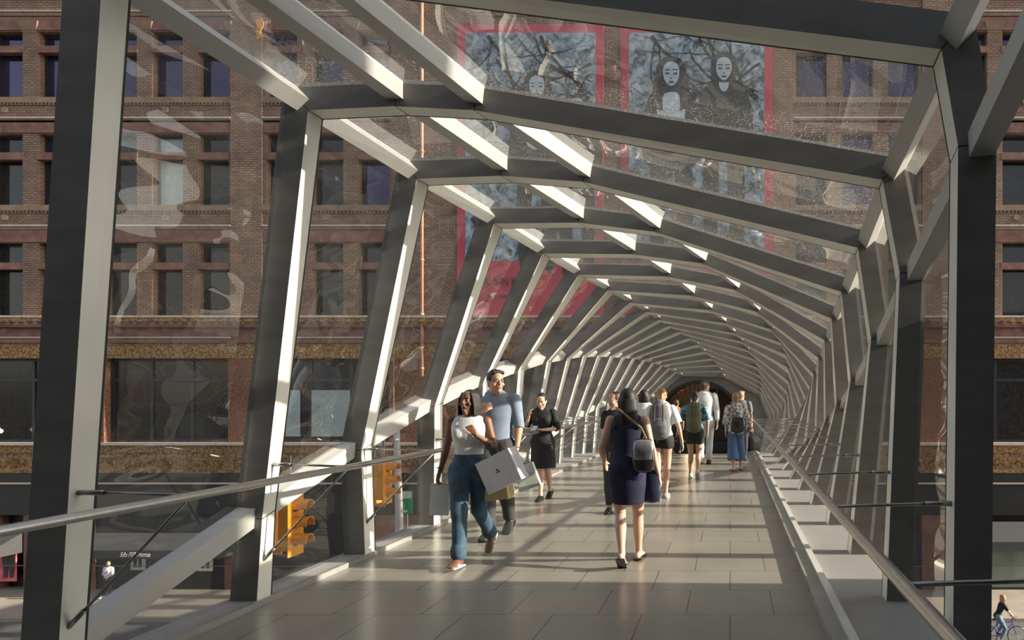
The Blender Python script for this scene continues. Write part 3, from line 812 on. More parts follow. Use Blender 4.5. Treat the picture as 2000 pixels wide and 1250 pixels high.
# ------------------------------------------------------------------ street
st=MB(); st.box(-70,45,1,26.5,-7.75,-7.55); o=st.build('ground_street',M_asphalt); struct(o,'asphalt street below the bridge','street')
st=MB(); st.box(-70,45,26.5,FY+.5,-7.75,-7.4); st.box(-70,45,-3,1.0,-7.75,-7.4); o=st.build('ground_sidewalk',M_walk); struct(o,'pale sidewalk in front of the store','sidewalk')
ln=MB()
for y in (16.2,17.7,20.6,22.1): ln.box(-70,45,y,y+.12,-7.549,-7.54)
o=ln.build('trim_7',M_rod); struct(o,'streetcar rails set in the street','rails')
ln=MB()
for k in range(14): ln.box(-22+k*1.0,-22+k*1.0+.5,10,25.5,-7.549,-7.543)
o=ln.build('trim_8',mat('road_paint',(.5,.48,.44),rough=.8)); struct(o,'white crosswalk bars on the street','crosswalk')
# overhead wires
for (y,z,lab) in ((17,.2,'upper thin overhead streetcar wire crossing the street'),(21.3,-.6,'lower thin overhead streetcar wire crossing the street'),(15,-2.1,'lowest thin overhead streetcar wire crossing the street')):
    w=MB(); w.tube([(-60,y,z),(-30,y,z-.15),(0,y,z-.22),(40,y,z)],.012,5); o=w.build('overhead_wire',M_rod); tag(o,lab,'wire','overhead streetcar wires')
# traffic signals
def signal(px,py,y,lab,yaw,k=1.0,wire=True):
    s=FPX/y; r=empty('traffic_signal',(ax(px,s),y,az(py,s)),lab,'traffic light','yellow traffic signals'); r.rotation_euler=(0,0,yaw)
    mb=MB(); mb.box(-.16,.16,0,.20,-.5,.5); mb.build('housing',M_yellow,r)
    mb=MB(); mb.box(-.23,.23,-.018,-.001,-.62,.62); mb.build('backplate',M_yellow,r)
    for i,z in enumerate((.33,0,-.33)):
        v=MB(); N=12
        for j in range(N+1):
            th=PI*(-.12)+PI*1.24*j/N
            for (rr) in (.135,.12):
                for (yy,dz) in ((-.019,0),(-.30,-.03 if .2<j/N<.8 else .06)):
                    v.v.append(V((rr*math.cos(th),yy,z+rr*math.sin(th)+dz*0)))
        for j in range(N):
            a=j*4; b=a+4
            v.poly((a,a+1,b+1,b)); v.poly((a+2,b+2,b+3,a+3)); v.poly((a,b,b+2,a+2)); v.poly((a+1,a+3,b+3,b+1))
        v.poly((0,2,3,1)); e=N*4; v.poly((e,e+1,e+3,e+2))
        v.build('visor',M_yellow,r)
        l=MB(); l.ball((0,-.02,z),(.115,.03,.115)); l.build('lens',mat('lens_%d_%s'%(i,'abc'[i]),[(.25,.02,.02),(.3,.18,.02),(.02,.2,.08)][i],rough=.2),r,smooth=True)
    mb=MB(); mb.tube([(0,.1,.5),(0,.1,1.3)],.035,8); mb.build('bracket',M_rod,r)
signal(576,1022,12.6,'large side-on yellow traffic signal just right of the second rib post',PI/2)
signal(531,1022,13.0,'yellow traffic signal seen from behind, left of the side-on one',PI*.93)
signal(756,938,17.2,'smaller yellow traffic signal beside the street pole, visors pointing right',PI/2)
signal(738,945,17.8,'small yellow traffic signal seen from behind, left of the one by the street pole',PI*.9)
pl=empty('street_pole',(ax(789,FPX/19),19,-7.55),'pale tapering street pole with a lamp arm behind the traffic signals','pole')
mb=MB(); mb.tube([(0,0,0),(0,0,1),(-.12,0,5),(-.22,0,8.4)],[.17,.14,.11,.08],12); mb.build('shaft',mat('pole_grey',(.5,.48,.46),rough=.5),pl,smooth=True)
mb=MB(); mb.tube([(-.16,0,6.6),(-.9,-.1,6.9),(-1.7,-.2,7.3)],.035,8); mb.build('signal_arm',M_rod,pl)
mb=MB(); mb.tube([(-.2,0,8.0),(-.6,0,7.2),(-.9,0,6.8)],.02,6); mb.build('stay',M_rod,pl)
gs=empty('street_sign',(ax(793,FPX/20),20,az(981,FPX/20)),'small green and white street sign seen between the rib posts','sign')
mb=MB(); mb.box(-.2,.2,0,.03,-.36,.36); mb.build('sign_plate',M_green,gs)
mb=MB(); mb.box(-.17,.17,-.006,-.001,.12,.33); mb.box(-.13,.05,-.006,-.001,-.3,-.24); mb.build('sign_panel',M_white,gs)
mb=MB(); mb.tube([(0,.05,-.36),(0,.05,-7.55-az(981,FPX/20))],.04,8); mb.build('post',M_rod,gs)

# ------------------------------------------------------------------ mall the bridge starts from
ml=empty('shopping_mall',(0,-3,-7.6),'shopping mall building at the near end of the bridge, behind the viewpoint','building')
R=Matrix.Translation((0,3,7.6))
mb=MB()
mb.box(-40,-4.3,-12,-2.0,-7.6,9); mb.box(5.2,30,-12,4.2,-7.6,9); mb.box(-4.3,5.2,-12,-2.0,4.6,9); mb.box(-4.3,5.2,-12,-2.0,-7.6,-.3)  # right-hand block is unseen, its far edge set to shade the nearest rib
mb.xf(R); mb.build('facade_wall',M_concrete,ml)
mb=MB(); mb.box(4.1,5.2,2.2,5.42,-7.6,3.15); mb.box(5.2,6.2,4.2,5.42,-7.6,3.15); mb.xf(R); mb.build('low_shade_block',M_concrete,ml)  # added unseen block, shaped to keep the sun off the near floor
mb=MB(); mb.box(-4.3,-4.2,-11,-2,-.3,4.6); mb.box(5.1,5.2,-11,-2,-.3,4.6); mb.box(-4.2,5.1,-11.2,-11,-.3,4.6); mb.box(-4.2,5.1,-11,-2,4.5,4.6); mb.xf(R); mb.build('entrance_lining',M_mallin,ml)
mb=MB(); mb.box(-4.2,5.1,-11,-5,-.3,-.02); mb.xf(R); mb.build('entrance_floor',M_mallin,ml)
# ------------------------------------------------------------------ people
def skinmat(name,c):
    m=mat(name,c,rough=.5,var=.07,scale=9); b=m.node_tree.nodes['Principled BSDF']
    b.inputs['Subsurface Weight'].default_value=.08; b.inputs['Subsurface Radius'].default_value=(.02,.008,.004); return m
SK_D=skinmat('skin_deep',(.19,.085,.05)); SK_M=skinmat('skin_warm',(.52,.30,.20)); SK_L=skinmat('skin_light',(.60,.37,.27))
H_BLK=mat('hair_black',(.012,.010,.010),rough=.6,var=.3,scale=40,sc3=(6,6,1)); H_BRN=mat('hair_brown',(.10,.05,.025),rough=.5,var=.3,scale=40,sc3=(6,6,1))
H_BLD=mat('hair_blond',(.38,.20,.09),rough=.5,var=.25,scale=40,sc3=(6,6,1)); H_TAN=mat('hair_lightbrown',(.30,.18,.10),rough=.5,var=.25,scale=40)
E_W=mat('eye_white',(.75,.73,.70),rough=.3); E_D=mat('eye_dark',(.02,.012,.01),rough=.2); LIP=mat('lips',(.40,.12,.10),rough=.4)
C_TANK=mat('white_knit',(.62,.62,.64),rough=.85,scale=60,var=.08,bump=.2); C_DENIM=mat('blue_denim',(.045,.085,.13),rough=.85,var=.35,scale=12,bump=.1)
C_SHIRT=mat('blue_grey_shirt',(.20,.25,.33),rough=.85,var=.12,scale=10); C_TROU=mat('dark_trousers',(.035,.035,.04),rough=.8)
C_BLACK=mat('black_cloth',(.014,.014,.016),rough=.8,var=.2); C_NAVY=mat('navy_cloth',(.012,.012,.045),rough=.8,var=.2)
C_WHITE=mat('white_cloth',(.70,.70,.71),rough=.85,var=.07,scale=8); C_SHORT=mat('black_denim',(.02,.02,.021),rough=.85,var=.3,scale=30)
C_TEAL=two('patterned_teal',(.02,.09,.16),(.22,.38,.46),22,rough=.85,thr=(.47,.53)); C_LTRO=mat('pale_trousers',(.45,.47,.50),rough=.8)
C_CUL=mat('blue_culottes',(.08,.14,.27),rough=.85,var=.15,scale=9)
C_LEA=mat('brown_leather',(.12,.05,.03),rough=.5); C_BLEA=mat('black_leather',(.012,.012,.013),rough=.3,spec=.7); C_SOLE=mat('white_sole',(.6,.58,.55),rough=.6)
C_SAND=mat('tan_sandal',(.30,.17,.10),rough=.6); C_GREY=mat('grey_canvas',(.16,.165,.18),rough=.8,var=.15,scale=8,bump=.1); C_OLIVE=mat('olive_canvas',(.10,.11,.055),rough=.8,var=.2,scale=8,bump=.1)
def floralmat():
    m,t,b=nt('floral_print'); b.inputs['Roughness'].default_value=.85; mp=coord(t)
    v=t.nodes.new('ShaderNodeTexVoronoi'); v.inputs['Scale'].default_value=17; t.links.new(mp.outputs[0],v.inputs['Vector'])
    r=t.nodes.new('ShaderNodeValToRGB'); e=r.color_ramp.elements; e[0].position=.0; e[0].color=(.45,.06,.14,1); e[1].position=.62; e[1].color=(.66,.64,.62,1)
    x=e.new(.30); x.color=(.50,.14,.24,1); x=e.new(.38); x.color=(.10,.26,.13,1); x=e.new(.5); x.color=(.2,.36,.25,1); x=e.new(.56); x.color=(.66,.64,.62,1)
    t.links.new(v.outputs['Distance'],r.inputs[0]); t.links.new(r.outputs[0],b.inputs['Base Color']); return m
C_FLOR=floralmat()

def person(name_label, loc, F=-1, H=1.66, skin=SK_M, vox=.007, P=None, wear=(), hair=None, shoes=None, male=False, group=None, face=True, yaw=0., pitch=0., ears=True, lean=0., slim=1.):
    """P holds joint positions at 1.7 m scale in x (picture right), y (+ away from viewpoint), z (up).
    F=-1 faces the viewpoint, +1 walks away."""
    k=H/1.7
    root=empty('person',loc,name_label,'person',group)
    D=dict(hipL=(.09,0,.90),hipR=(-.09,0,.90),
           kneeL=(.10,-.02,.49),kneeR=(-.10,-.02,.49),ankL=(.10,.02,.085),ankR=(-.10,.02,.085),
           shL=(.165,0,1.395),shR=(-.165,0,1.395),elL=(.21,0,1.12),elR=(-.21,0,1.12),
           wrL=(.22,-.04,.88),wrR=(-.22,-.04,.88),toeL=None,toeR=None,hdL=None,hdR=None,curlL=.5,curlR=.5)
    # L = picture right, R = picture left
    if male:
        D.update(shL=(.195,0,1.40),shR=(-.195,0,1.40),elL=(.25,0,1.12),elR=(-.25,0,1.12),wrL=(.26,-.05,.87),wrR=(-.26,-.05,.87))
    if P: D.update(P)
    J={a:(V(b) if isinstance(b,tuple) else b) for a,b in D.items()}
    fw=V((0,float(F),0))
    wm = 1.12 if male else 1.0
    hb=(J['hipL']+J['hipR'])/2
    base=V((hb.x,hb.y,0)); top=(J['shL']+J['shR'])/2
    def spine(z):                       # centre line from pelvis to neck
        t=max(0,min(1,(z-.9)/(1.40-.9))); return V((lerp(base.x,top.x,t),lerp(base.y,top.y,t),z))
    TR=[(.87,.135,.095,-.005),(.93,.165,.112,-.008),(.99,.155,.102,0),(1.07,.125,.085,.005),(1.15,.128,.088,.005),(1.24,.145,.105,.010),(1.31,.158,.108,.008),(1.375,.165,.088,0),(1.42,.115,.066,-.005),(1.455,.062,.056,-.004)]
    if male: TR=[(.87,.135,.095,0),(.93,.160,.108,0),(1.0,.155,.10,0),(1.07,.148,.097,.005),(1.15,.155,.102,.005),(1.24,.175,.112,.008),(1.31,.188,.112,.005),(1.385,.19,.09,0),(1.43,.125,.07,-.005),(1.465,.068,.06,-.004)]
    TR=[(z,a*slim,b*slim,y) for z,a,b,y in TR]
    sx=(J['shL']-J['shR']).normalized()
    def torso(mb,z0,z1,t=0,n=28):
        rings=[r for r in TR if z0-.001<=r[0]<=z1+.001]
        def at(z):
            for a,b in zip(TR,TR[1:]):
                if a[0]<=z<=b[0]:
                    u=(z-a[0])/(b[0]-a[0]); return tuple(lerp(a[i],b[i],u) for i in range(4))
            return TR[0] if z<TR[0][0] else TR[-1]
        zs=sorted(set([z0,z1]+[r[0] for r in rings]))
        rr=[at(z) for z in zs]
        mb.loft([spine(z)+fw*r[3] for z,r in zip(zs,rr)],[(r[1]+t,r[2]+t) for r in rr],ref=sx,n=n)
        return mb
    def bust(mb,t=0):
        if not male:
            for s in (-1,1): mb.ball(spine(1.27)+sx*(s*.072)+fw*.072,(.062+t,.055+t,.062+t))
        return mb
    def glutes(mb,t=0):
        for s in (-1,1): mb.ball(spine(.90)+sx*(s*.075*slim)-fw*.045,(.085*slim+t,.080+t,.095+t))
        return mb
    LEG=[(0,.092),(.25,.088),(.6,.070),(1,.054)]; SHIN=[(0,.054),(.15,.052),(.35,.056),(.6,.045),(.85,.034),(1,.036)]
    def chain(a,b,prof,off=V((0,0,0))):
        return [(a.lerp(b,u)+off*math.sin(PI*u),r) for u,r in prof]
    def leg(mb,s,t=0,u0=0,u1=2,wid=None):
        h,kn,an=J['hip'+s],J['knee'+s],J['ank'+s]
        c=chain(h+V((0,0,.02)),kn,LEG)+chain(kn,an,SHIN,-fw*.012)[1:]
        U=[0,.25,.6,1.0,1.15,1.35,1.6,1.85,2.0]
        out=[]
        def at(u):
            for i in range(len(U)-1):
                if U[i]<=u<=U[i+1]:
                    w=(u-U[i])/(U[i+1]-U[i]); return c[i][0].lerp(c[i+1][0],w),lerp(c[i][1],c[i+1][1],w)
            return c[-1]
        us=sorted(set([u0,u1]+[u for u in U if u0<u<u1]))
        pts=[];rs=[]
        for u in us:
            p,r=at(u); r=r*(wm if male else slim)
            if wid: r=max(r+t,wid(u))
            else: r=r+t
            pts.append(p); rs.append(r)
        mb.loft(pts,rs,ref=(1,0,0),n=18,cap=(t==0)); return mb
    AU=[(0,.050),(.25,.045),(.7,.037),(1,.034)]; FA=[(0,.034),(.2,.037),(.55,.030),(.9,.023),(1,.024)]
    am=1.15 if male else 1.0
    def arm(mb,s,t=0,u1=2,u0=0,wide=0):
        a,e,w=J['sh'+s],J['el'+s],J['wr'+s]
        c=chain(a,e,AU)+chain(e,w,FA)[1:]; U=[0,.25,.7,1.0,1.2,1.55,1.9,2.0]
        def at(u):
            for i in range(len(U)-1):
                if U[i]<=u<=U[i+1]:
                    q=(u-U[i])/(U[i+1]-U[i]); return c[i][0].lerp(c[i+1][0],q),lerp(c[i][1],c[i+1][1],q)
            return c[-1]
        us=sorted(set([u0,u1]+[u for u in U if u0<u<u1])); pts=[];rs=[]
        for u in us:
            p,r=at(u); pts.append(p); rs.append(r*am+t+wide*u)
        mb.loft(pts,rs,ref=(0,1,0) if abs((e-a).normalized().y)<.8 else (1,0,0),n=16,cap=(t==0)); return mb
    def hand(mb,s):
        w=J['wr'+s]; e=J['el'+s]; d=J['hd'+s] or (w-e); d=V(d).normalized()
        side=1 if s=='L' else -1
        # palm normal: faces the body by default
        nrm=J.get('pn'+s) or V((-side,0,0)); nrm=V(nrm); nrm=(nrm-d*nrm.dot(d))
        if nrm.length<.1: nrm=fw-d*fw.dot(d)
        nrm.normalize(); lat=d.cross(nrm).normalized()
        if lat.dot(fw)<0: lat=-lat        # thumb side points forward
        q=1.08 if male else .95
        mb.loft([w-d*.01,w+d*.03*q,w+d*.065*q,w+d*.088*q],[(.021*q,.017*q),(.034*q,.016*q),(.040*q,.014*q),(.038*q,.012*q)],ref=lat,n=14)
        cu=J['curl'+s]
        for i,(o,L) in enumerate(((.029,.068),(.010,.076),(-.009,.072),(-.027,.058))):
            p=w+d*(.083*q)+lat*o*q; dd=d.copy(); pts=[p-d*.015]; 
            for j,f in enumerate((.45,.32,.23)):
                ang=cu*(1.0 if j==0 else 1.15)*(1+.12*i)
                dd=(Matrix.Rotation(ang,3,nrm.cross(d).normalized()*-1) @ dd)
                if dd.dot(nrm)<d.dot(nrm)-.01 and j==0:
                    dd=(Matrix.Rotation(-2*ang,3,nrm.cross(d).normalized()*-1) @ dd)
                    sgn=-1
                p=p+dd*L*f*q; pts.append(p)
            # rebuild bend consistently towards the palm
            pts=[w+d*(.068*q)+lat*o*q*.95]; p=w+d*(.085*q)+lat*o*q; pts.append(p); ang=0
            for f in (.45,.32,.23):
                ang+=cu*(.55+.12*i*.3); dv=(d*math.cos(ang)+nrm*math.sin(ang)); p=p+dv*L*f*q; pts.append(p)
            mb.loft(pts,[.0095*q,.0095*q,.009*q,.0085*q,.0075*q],ref=lat,n=8)
        tb=w+d*.028*q+lat*.026*q; td=(d*.72+lat*.62+nrm*.3).normalized(); t2=(d*.92+lat*.2+nrm*.35).normalized()
        mb.loft([tb-td*.012,tb+td*.028*q,tb+td*.028*q+t2*.028*q,tb+td*.028*q+t2*.048*q],[.0125*q,.0115*q,.010*q,.0085*q],ref=nrm,n=8)
    def foot(mb,s,t=0,flat=False,name=None):
        an=J['ank'+s]; td=J['toe'+s]; td=V(td).normalized() if td else fw
        up=V((0,0,1)); up=(up-td*up.dot(td)).normalized(); lt=td.cross(up).normalized()
        h=.085; g=an-up*(h-.012)
        q=1.12 if male else 1.0
        pts=[g-td*.055*q+up*.026,g-td*.02*q+up*.034,g+td*.04*q+up*.034,g+td*.10*q+up*.024,g+td*.15*q+up*.014,g+td*.18*q+up*.010]
        rr=[(.028,.028),(.033,.036),(.036,.034),(.043,.023),(.043,.015),(.034,.011)]
        mb.loft(pts,[(a*q+t,b+t*.7) for a,b in rr],ref=lt,n=14)
        return g,td,up,lt,q
    # head frame
    hc=top+V((0,0,0)); neck0=spine(1.43); 
    Rz=Matrix.Rotation(yaw,3,'Z'); Rx=Matrix.Rotation(pitch,3,'X')
    baseF=Matrix.Rotation(PI if F>0 else 0,3,'Z')    # local: face towards -y
    HM=baseF@Rz@Rx
    hk = 1.0
    piv=spine(1.455)+fw*.012
    hcen=piv+HM@V((0,-.012,.128))
    def hp(x,y,z): return hcen+HM@(V((x,y,z))*hk)
    HR=[(-.112,.028,.030,-.052),(-.098,.043,.048,-.040),(-.075,.055,.066,-.026),(-.045,.062,.080,-.014),(-.01,.068,.089,-.004),(.03,.072,.094,.003),(.065,.070,.092,.006),(.09,.058,.078,.008),(.108,.038,.052,.008),(.117,.016,.022,.008)]
    bd=MB(); torso(bd,.87,1.455); bust(bd); glutes(bd)
    for s in 'LR':
        leg(bd,s); arm(bd,s); hand(bd,s); foot(bd,s)
        bd.ball(J['sh'+s],(.052*am,.052*am,.054*am))
    bd.loft([spine(1.40),spine(1.45)+fw*.006,hp(0,.012,-.085),hp(0,.012,-.04)],[(.075,.06),(.052*wm,.052*wm),(.050*wm,.052*wm),(.05,.055)],ref=(1,0,0),n=18)
    bd.loft([hp(0,y,z) for z,a,b,y in HR],[(a,b) for z,a,b,y in HR],ref=HM@V((1,0,0)),n=24)
    if face:
        bd.loft([hp(0,-.090,.022),hp(0,-.100,.0),hp(0,-.109,-.020),hp(0,-.098,-.030)],[.007,.009,.0125,.009],ref=(1,0,0),n=10)
        bd.ball(hp(0,-.086,-.055),(.024,.013,.014),mtx=HM); bd.ball(hp(0,-.082,-.095),(.02,.014,.014),mtx=HM)
        for s in (-1,1):
            bd.ball(hp(s*.030,-.084,.030),(.022,.010,.007),mtx=HM); bd.ball(hp(s*.045,-.070,-.025),(.018,.016,.018),mtx=HM)
    for s in (-1,1): bd.ball(hp(s*.074,.008,-.005),(.009,.020,.031),mtx=HM)
    bd.v=[p*k for p in bd.v]
    ob=bd.build('body',skin,root); remesh(ob,vox*k,3)
    def garment(name,mb,m,vx=None,parent=root,it=6):
        mb.v=[p*k for p in mb.v]; o=mb.build(name,m,parent); remesh(o,(vx or vox*1.15)*k,it); return o
    def plain(name,mb,m,parent=root,smooth=True):
        mb.v=[p*k for p in mb.v]; return mb.build(name,m,parent,smooth)
    if face:
        for s in (-1,1):
            e=MB(); e.ball(hp(s*.031,-.083,.012),(.0135,.0075,.0065),mtx=HM); eo=plain('eye',e,E_W)
            e=MB(); e.ball(hp(s*.031,-.0895,.012),(.0062,.003,.0062),mtx=HM); plain('iris',e,E_D,eo)
            e=MB(); e.loft([hp(s*.016,-.094,.030),hp(s*.032,-.093,.034),hp(s*.046,-.085,.030)],[.0028,.0035,.002],n=8); plain('eyebrow',e,H_BLK)
        e=MB(); e.loft([hp(-.021,-.092,-.054),hp(-.008,-.099,-.052),hp(.008,-.099,-.052),hp(.021,-.092,-.054)],[(.004,.003),(.006,.004),(.006,.004),(.004,.003)],ref=(0,0,1),n=8); plain('lips',e,LIP)
    # clothes
    for w in wear:
        kind=w[0]; m=w[1]; o=w[2] if len(w)>2 else {}
        t=o.get('t',.012); nm=o.get('name',kind)
        g=MB()
        if kind in ('tee','shirt','tank'):
            torso(g,o.get('z0',.93),o.get('z1',1.425),t+o.get('loose',0)*.5); bust(g,t*.9)
            if o.get('z0',.93)<.97: glutes(g,t*.8)
            if kind!='tank':
                for s in 'LR':
                    g.ball(J['sh'+s],(.058*am,.058*am,.06*am)); arm(g,s,t+.004,o.get('sl',.75),0,o.get('flare',.01))
                if o.get('collar'):
                    pts=[spine(1.445)+V((.062*math.cos(a),.062*math.sin(a),0)) for a in [2*PI*i/16 for i in range(17)]]
                    g.tube(pts,.014,8)
            else:
                for s in (-1,1):
                    g.loft([spine(1.36)+sx*(s*.09)+fw*.085,spine(1.43)+sx*(s*.072)+fw*.045,spine(1.435)+sx*(s*.065)-fw*.02],[.016,.014,.014],n=8)
            garment(nm,g,m)
        elif kind=='pants':
            torso(g,.88,o.get('z1',1.0),t); glutes(g,t)
            for s in 'LR': leg(g,s,t+.004,0,o.get('u1',1.93),o.get('wid')); g.ball(J['hip'+s]+V((0,0,.02)),.095*(wm if male else slim)+t)
            garment(nm,g,m)
            if o.get('cuff'):
                for s in 'LR':
                    g=MB(); h,an=J['knee'+s],J['ank'+s]; a=h.lerp(an,o['u1']-1-.10); b=h.lerp(an,o['u1']-1+.01); r=o['wid'](o['u1'])+.009
                    g.loft([a,b],[r,r],n=18,ref=(1,0,0)); plain('cuff',g,m)
        elif kind=='dress':
            z0=o.get('z0',.52); torso(g,.87,o.get('z1',1.42),t); bust(g,t*.9); glutes(g,t)
            hw=o.get('hem',.17); hd=o.get('hemd',.13)
            kc=(J['kneeL']+J['kneeR'])/2; hem=V((lerp(base.x,kc.x,.7),lerp(base.y,kc.y,.7),z0))
            for s in 'LR': g.ball(J['hip'+s]+V((0,0,.02)),.095*slim+t); leg(g,s,t,0,max(.3,(.89-z0)/.41))
            md=V((base.x,base.y,.93)).lerp(hem,.5)
            g.loft([V((base.x,base.y,.97)),md,hem],[(.165+t,.11+t),(max(.185,lerp(.18,hw,.5)),lerp(.135,hd,.6)),(hw,hd)],n=32,cap=False)
            if o.get('sl'):
                for s in 'LR': g.ball(J['sh'+s],(.06,.06,.06)); arm(g,s,t+.002,o['sl'])
            else:
                for s in (-1,1): g.loft([spine(1.34)+sx*(s*.11)+fw*.06,spine(1.42)+sx*(s*.105),spine(1.34)+sx*(s*.11)-fw*.07],[.03,.024,.03],n=10)
            garment(nm,g,m)
    if hair:
        kind,hm=hair; h=MB()
        def cap(dx=0,th=.010,low=-.03,front=-.055):
            # skull cap that leaves the face free
            h.ball(hp(0,.022,.038),(.078+th*.5,.092+th,.086+th),n=20,mtx=HM)
        cap()
        if kind=='long':
            h.loft([hp(0,.045,.06),hp(0,.075,0),hp(0,.085,-.08),hp(0,.085,-.17),hp(0,.085,-.26),hp(.0,.08,-.33)],[(.07,.05),(.085,.05),(.088,.045),(.088,.035),(.075,.026),(.045,.018)],ref=HM@V((1,0,0)),n=20)
            for s in (-1,1): h.loft([hp(s*.062,.01,.06),hp(s*.078,.0,0),hp(s*.078,.01,-.08),hp(s*.07,.03,-.16)],[.018,.02,.022,.02],n=10)
        if kind=='bob':
            h.loft([hp(0,.04,.06),hp(0,.06,0),hp(0,.06,-.07),hp(0,.055,-.13)],[(.075,.055),(.092,.06),(.098,.058),(.085,.045)],ref=HM@V((1,0,0)),n=20)
            for s in (-1,1):
                for q in range(5):
                    h.loft([hp(s*(.045+.006*q),-.055+.022*q,.085),hp(s*(.070+.003*q),-.055+.024*q,.03),hp(s*(.083+.002*q),-.045+.024*q,-.05),hp(s*.082,-.035+.024*q,-.13-.006*q)],[.012,.013,.0125,.009],n=8)
        if kind=='tied':
            h.ball(hp(0,.10,.01),(.034,.030,.038),mtx=HM); h.loft([hp(0,.10,0),hp(.01,.095,-.09),hp(.03,.06,-.17)],[.024,.022,.010],n=10)
        if kind=='bun':
            h.ball(hp(0,.085,.075),(.042,.040,.040),mtx=HM); h.ball(hp(0,.06,-.03),(.055,.045,.05),mtx=HM)
        if kind=='pony':
            h.ball(hp(0,.07,-.01),(.062,.05,.075),mtx=HM); h.ball(hp(0,.105,.02),(.026,.024,.026),mtx=HM); h.loft([hp(0,.11,.02),hp(0,.13,-.05),hp(0,.115,-.14),hp(.01,.10,-.20)],[.022,.028,.022,.008],n=12)
        if kind=='short':
            h.ball(hp(0,.05,-.005),(.070,.052,.075),mtx=HM)
            for q in range(7): h.ball(hp(-.05+.0165*q,-.045,.108-.004*abs(q-3)),(.022,.032,.022),mtx=HM)
        h.v=[p*k for p in h.v]; o=h.build('hair',hm,root); remesh(o,vox*1.1*k,3)
        # keep the face clear of hair
    if shoes:
        kind,sm=shoes
        for s in 'LR':
            g=MB(); r=foot(MB(),s); gg,td,up,lt,q=r
            if kind in ('shoe','flat'):
                foot(g,s,.007)
                if kind=='shoe': g.loft([J['ank'+s],J['ank'+s]-up*.04],[.042,.044],n=12)
                so=garment('shoe',g,sm,vx=.006,it=3)
                g=MB(); g.obox(gg+td*.05*q-up*.006,lt*.040*q,td*.115*q,up*.008); plain('sole',g,C_SOLE if kind=='shoe' and o_white(sm) else C_BLEA,so,False)
            else:
                g.obox(gg+td*.055*q-up*.006,lt*.042*q,td*.125*q,up*.007)
                so=plain('sandal',g,sm,smooth=False); g=MB()
                for a in ((.10,.046,.030),(.065,.044,.040)) if kind=='sandal' else ((.09,.046,.026),):
                    pts=[gg+td*a[0]*q+lt*(a[1]*q*math.cos(x))+up*(a[2]*math.sin(x)+.004) for x in [PI*i/8 for i in range(9)]]
                    g.tube(pts,[(.012,.004)]*9,8,ref=td)
                plain('strap',g,C_SOLE if kind=='sandal' else C_BLEA,so)
    return root,J,k,hp,spine,sx,fw,plain,garment
def o_white(m): return 'black' not in m.name and 'dark' not in m.name

def backpack(loc,F,w,h,d,m,lab,strapm,z,extra=None):
    r=empty('backpack',loc,lab,'backpack'); s=F
    g=MB()
    g.loft([(0,0,z),(0,0,z+h*.25),(0,0,z+h*.6),(0,0,z+h*.88),(0,-.01*s,z+h)],[(w*.46,d*.42),(w*.5,d*.5),(w*.48,d*.48),(w*.38,d*.40),(w*.2,d*.22)],ref=(1,0,0),n=24)
    o=g.build('bag_body',m,r); remesh(o,.009,5)
    g=MB(); g.loft([(0,-s*d*.40,z+h*.08),(0,-s*d*.45,z+h*.28),(0,-s*d*.40,z+h*.46)],[(w*.33,d*.2),(w*.36,d*.22),(w*.30,d*.16)],ref=(1,0,0),n=20); o=g.build('front_pocket',m,r); remesh(o,.009,5)
    for q in (-1,1):
        g=MB(); g.tube([(q*w*.28,s*d*.35,z+h*.15),(q*w*.42,s*(d*.5+.12),z+h*.35),(q*w*.36,s*(d*.5+.215),z+h*.68),(q*w*.32,s*(d*.5+.16),z+h*.98),(q*w*.2,s*d*.35,z+h*.96)],[(.02,.006)]*5,8,ref=(1,0,0)); g.build('shoulder_strap',strapm,r,smooth=True)
        g=MB(); g.tube([(q*w*.18,-s*d*.47,z+h*.92),(q*w*.2,-s*(d*.56),z+h*.62),(q*w*.2,-s*(d*.68),z+h*.42)],[(.012,.004)]*3,8,ref=(1,0,0)); g.build('buckle_strap',strapm,r)
    g=MB(); g.tube([(-.04,0,z+h*.98),(-.02,0,z+h*1.06),(.02,0,z+h*1.06),(.04,0,z+h*.98)],.008,8); g.build('top_handle',strapm,r,smooth=True)
    return r
def flr(px,d): 
    s=FPX/d; return (ax(px,s),d,floor_z(d))

# 1 woman in white tank top and jeans -------------------------------------------------
jw=lambda u: lerp(.072,.064,min(1,max(0,u-1))) if u>1 else .08
L1=flr(917,6.33)
person('woman in white tank top and rolled blue jeans carrying several shopping bags',L1,-1,1.66,SK_D,.0065,
  dict(hipL=(.09,.02,.90),hipR=(-.09,-.02,.90),kneeL=(.08,.04,.50),kneeR=(-.03,-.17,.50),ankL=(.08,.36,.20),ankR=(-.01,-.24,.10),
       toeL=(0.05,-.75,-.66),toeR=(-.02,-1,.08),shL=(.165,.02,1.39),shR=(-.165,-.02,1.40),elL=(.235,.03,1.14),wrL=(.13,-.17,1.27),elR=(-.235,.02,1.13),wrR=(-.285,-.02,.90),
       hdL=(-.35,-.25,.6),pnL=(.3,-.9,0),curlL=.9,curlR=.8,pnR=(1,0,0)),
  wear=[('tank',C_TANK,dict(z0=1.07,z1=1.37,name='tank_top')),('pants',C_DENIM,dict(z1=1.075,u1=1.90,wid=jw,cuff=True,name='jeans',t=.012))],
  hair=('bob',H_BLK),shoes=('sandal',C_WHITE),yaw=-.18,pitch=-.12)
w=MB(); w.tube([(.031*math.cos(a),.031*math.sin(a),0) for a in [2*PI*i/20 for i in range(21)]],[(.008,.004)]*21,8); o=w.build('wristband',C_BLEA); o.location=V(L1)+V((-.276,-.016,.915)); tag(o,'dark band on the wrist of the woman in the white tank top','wristband')
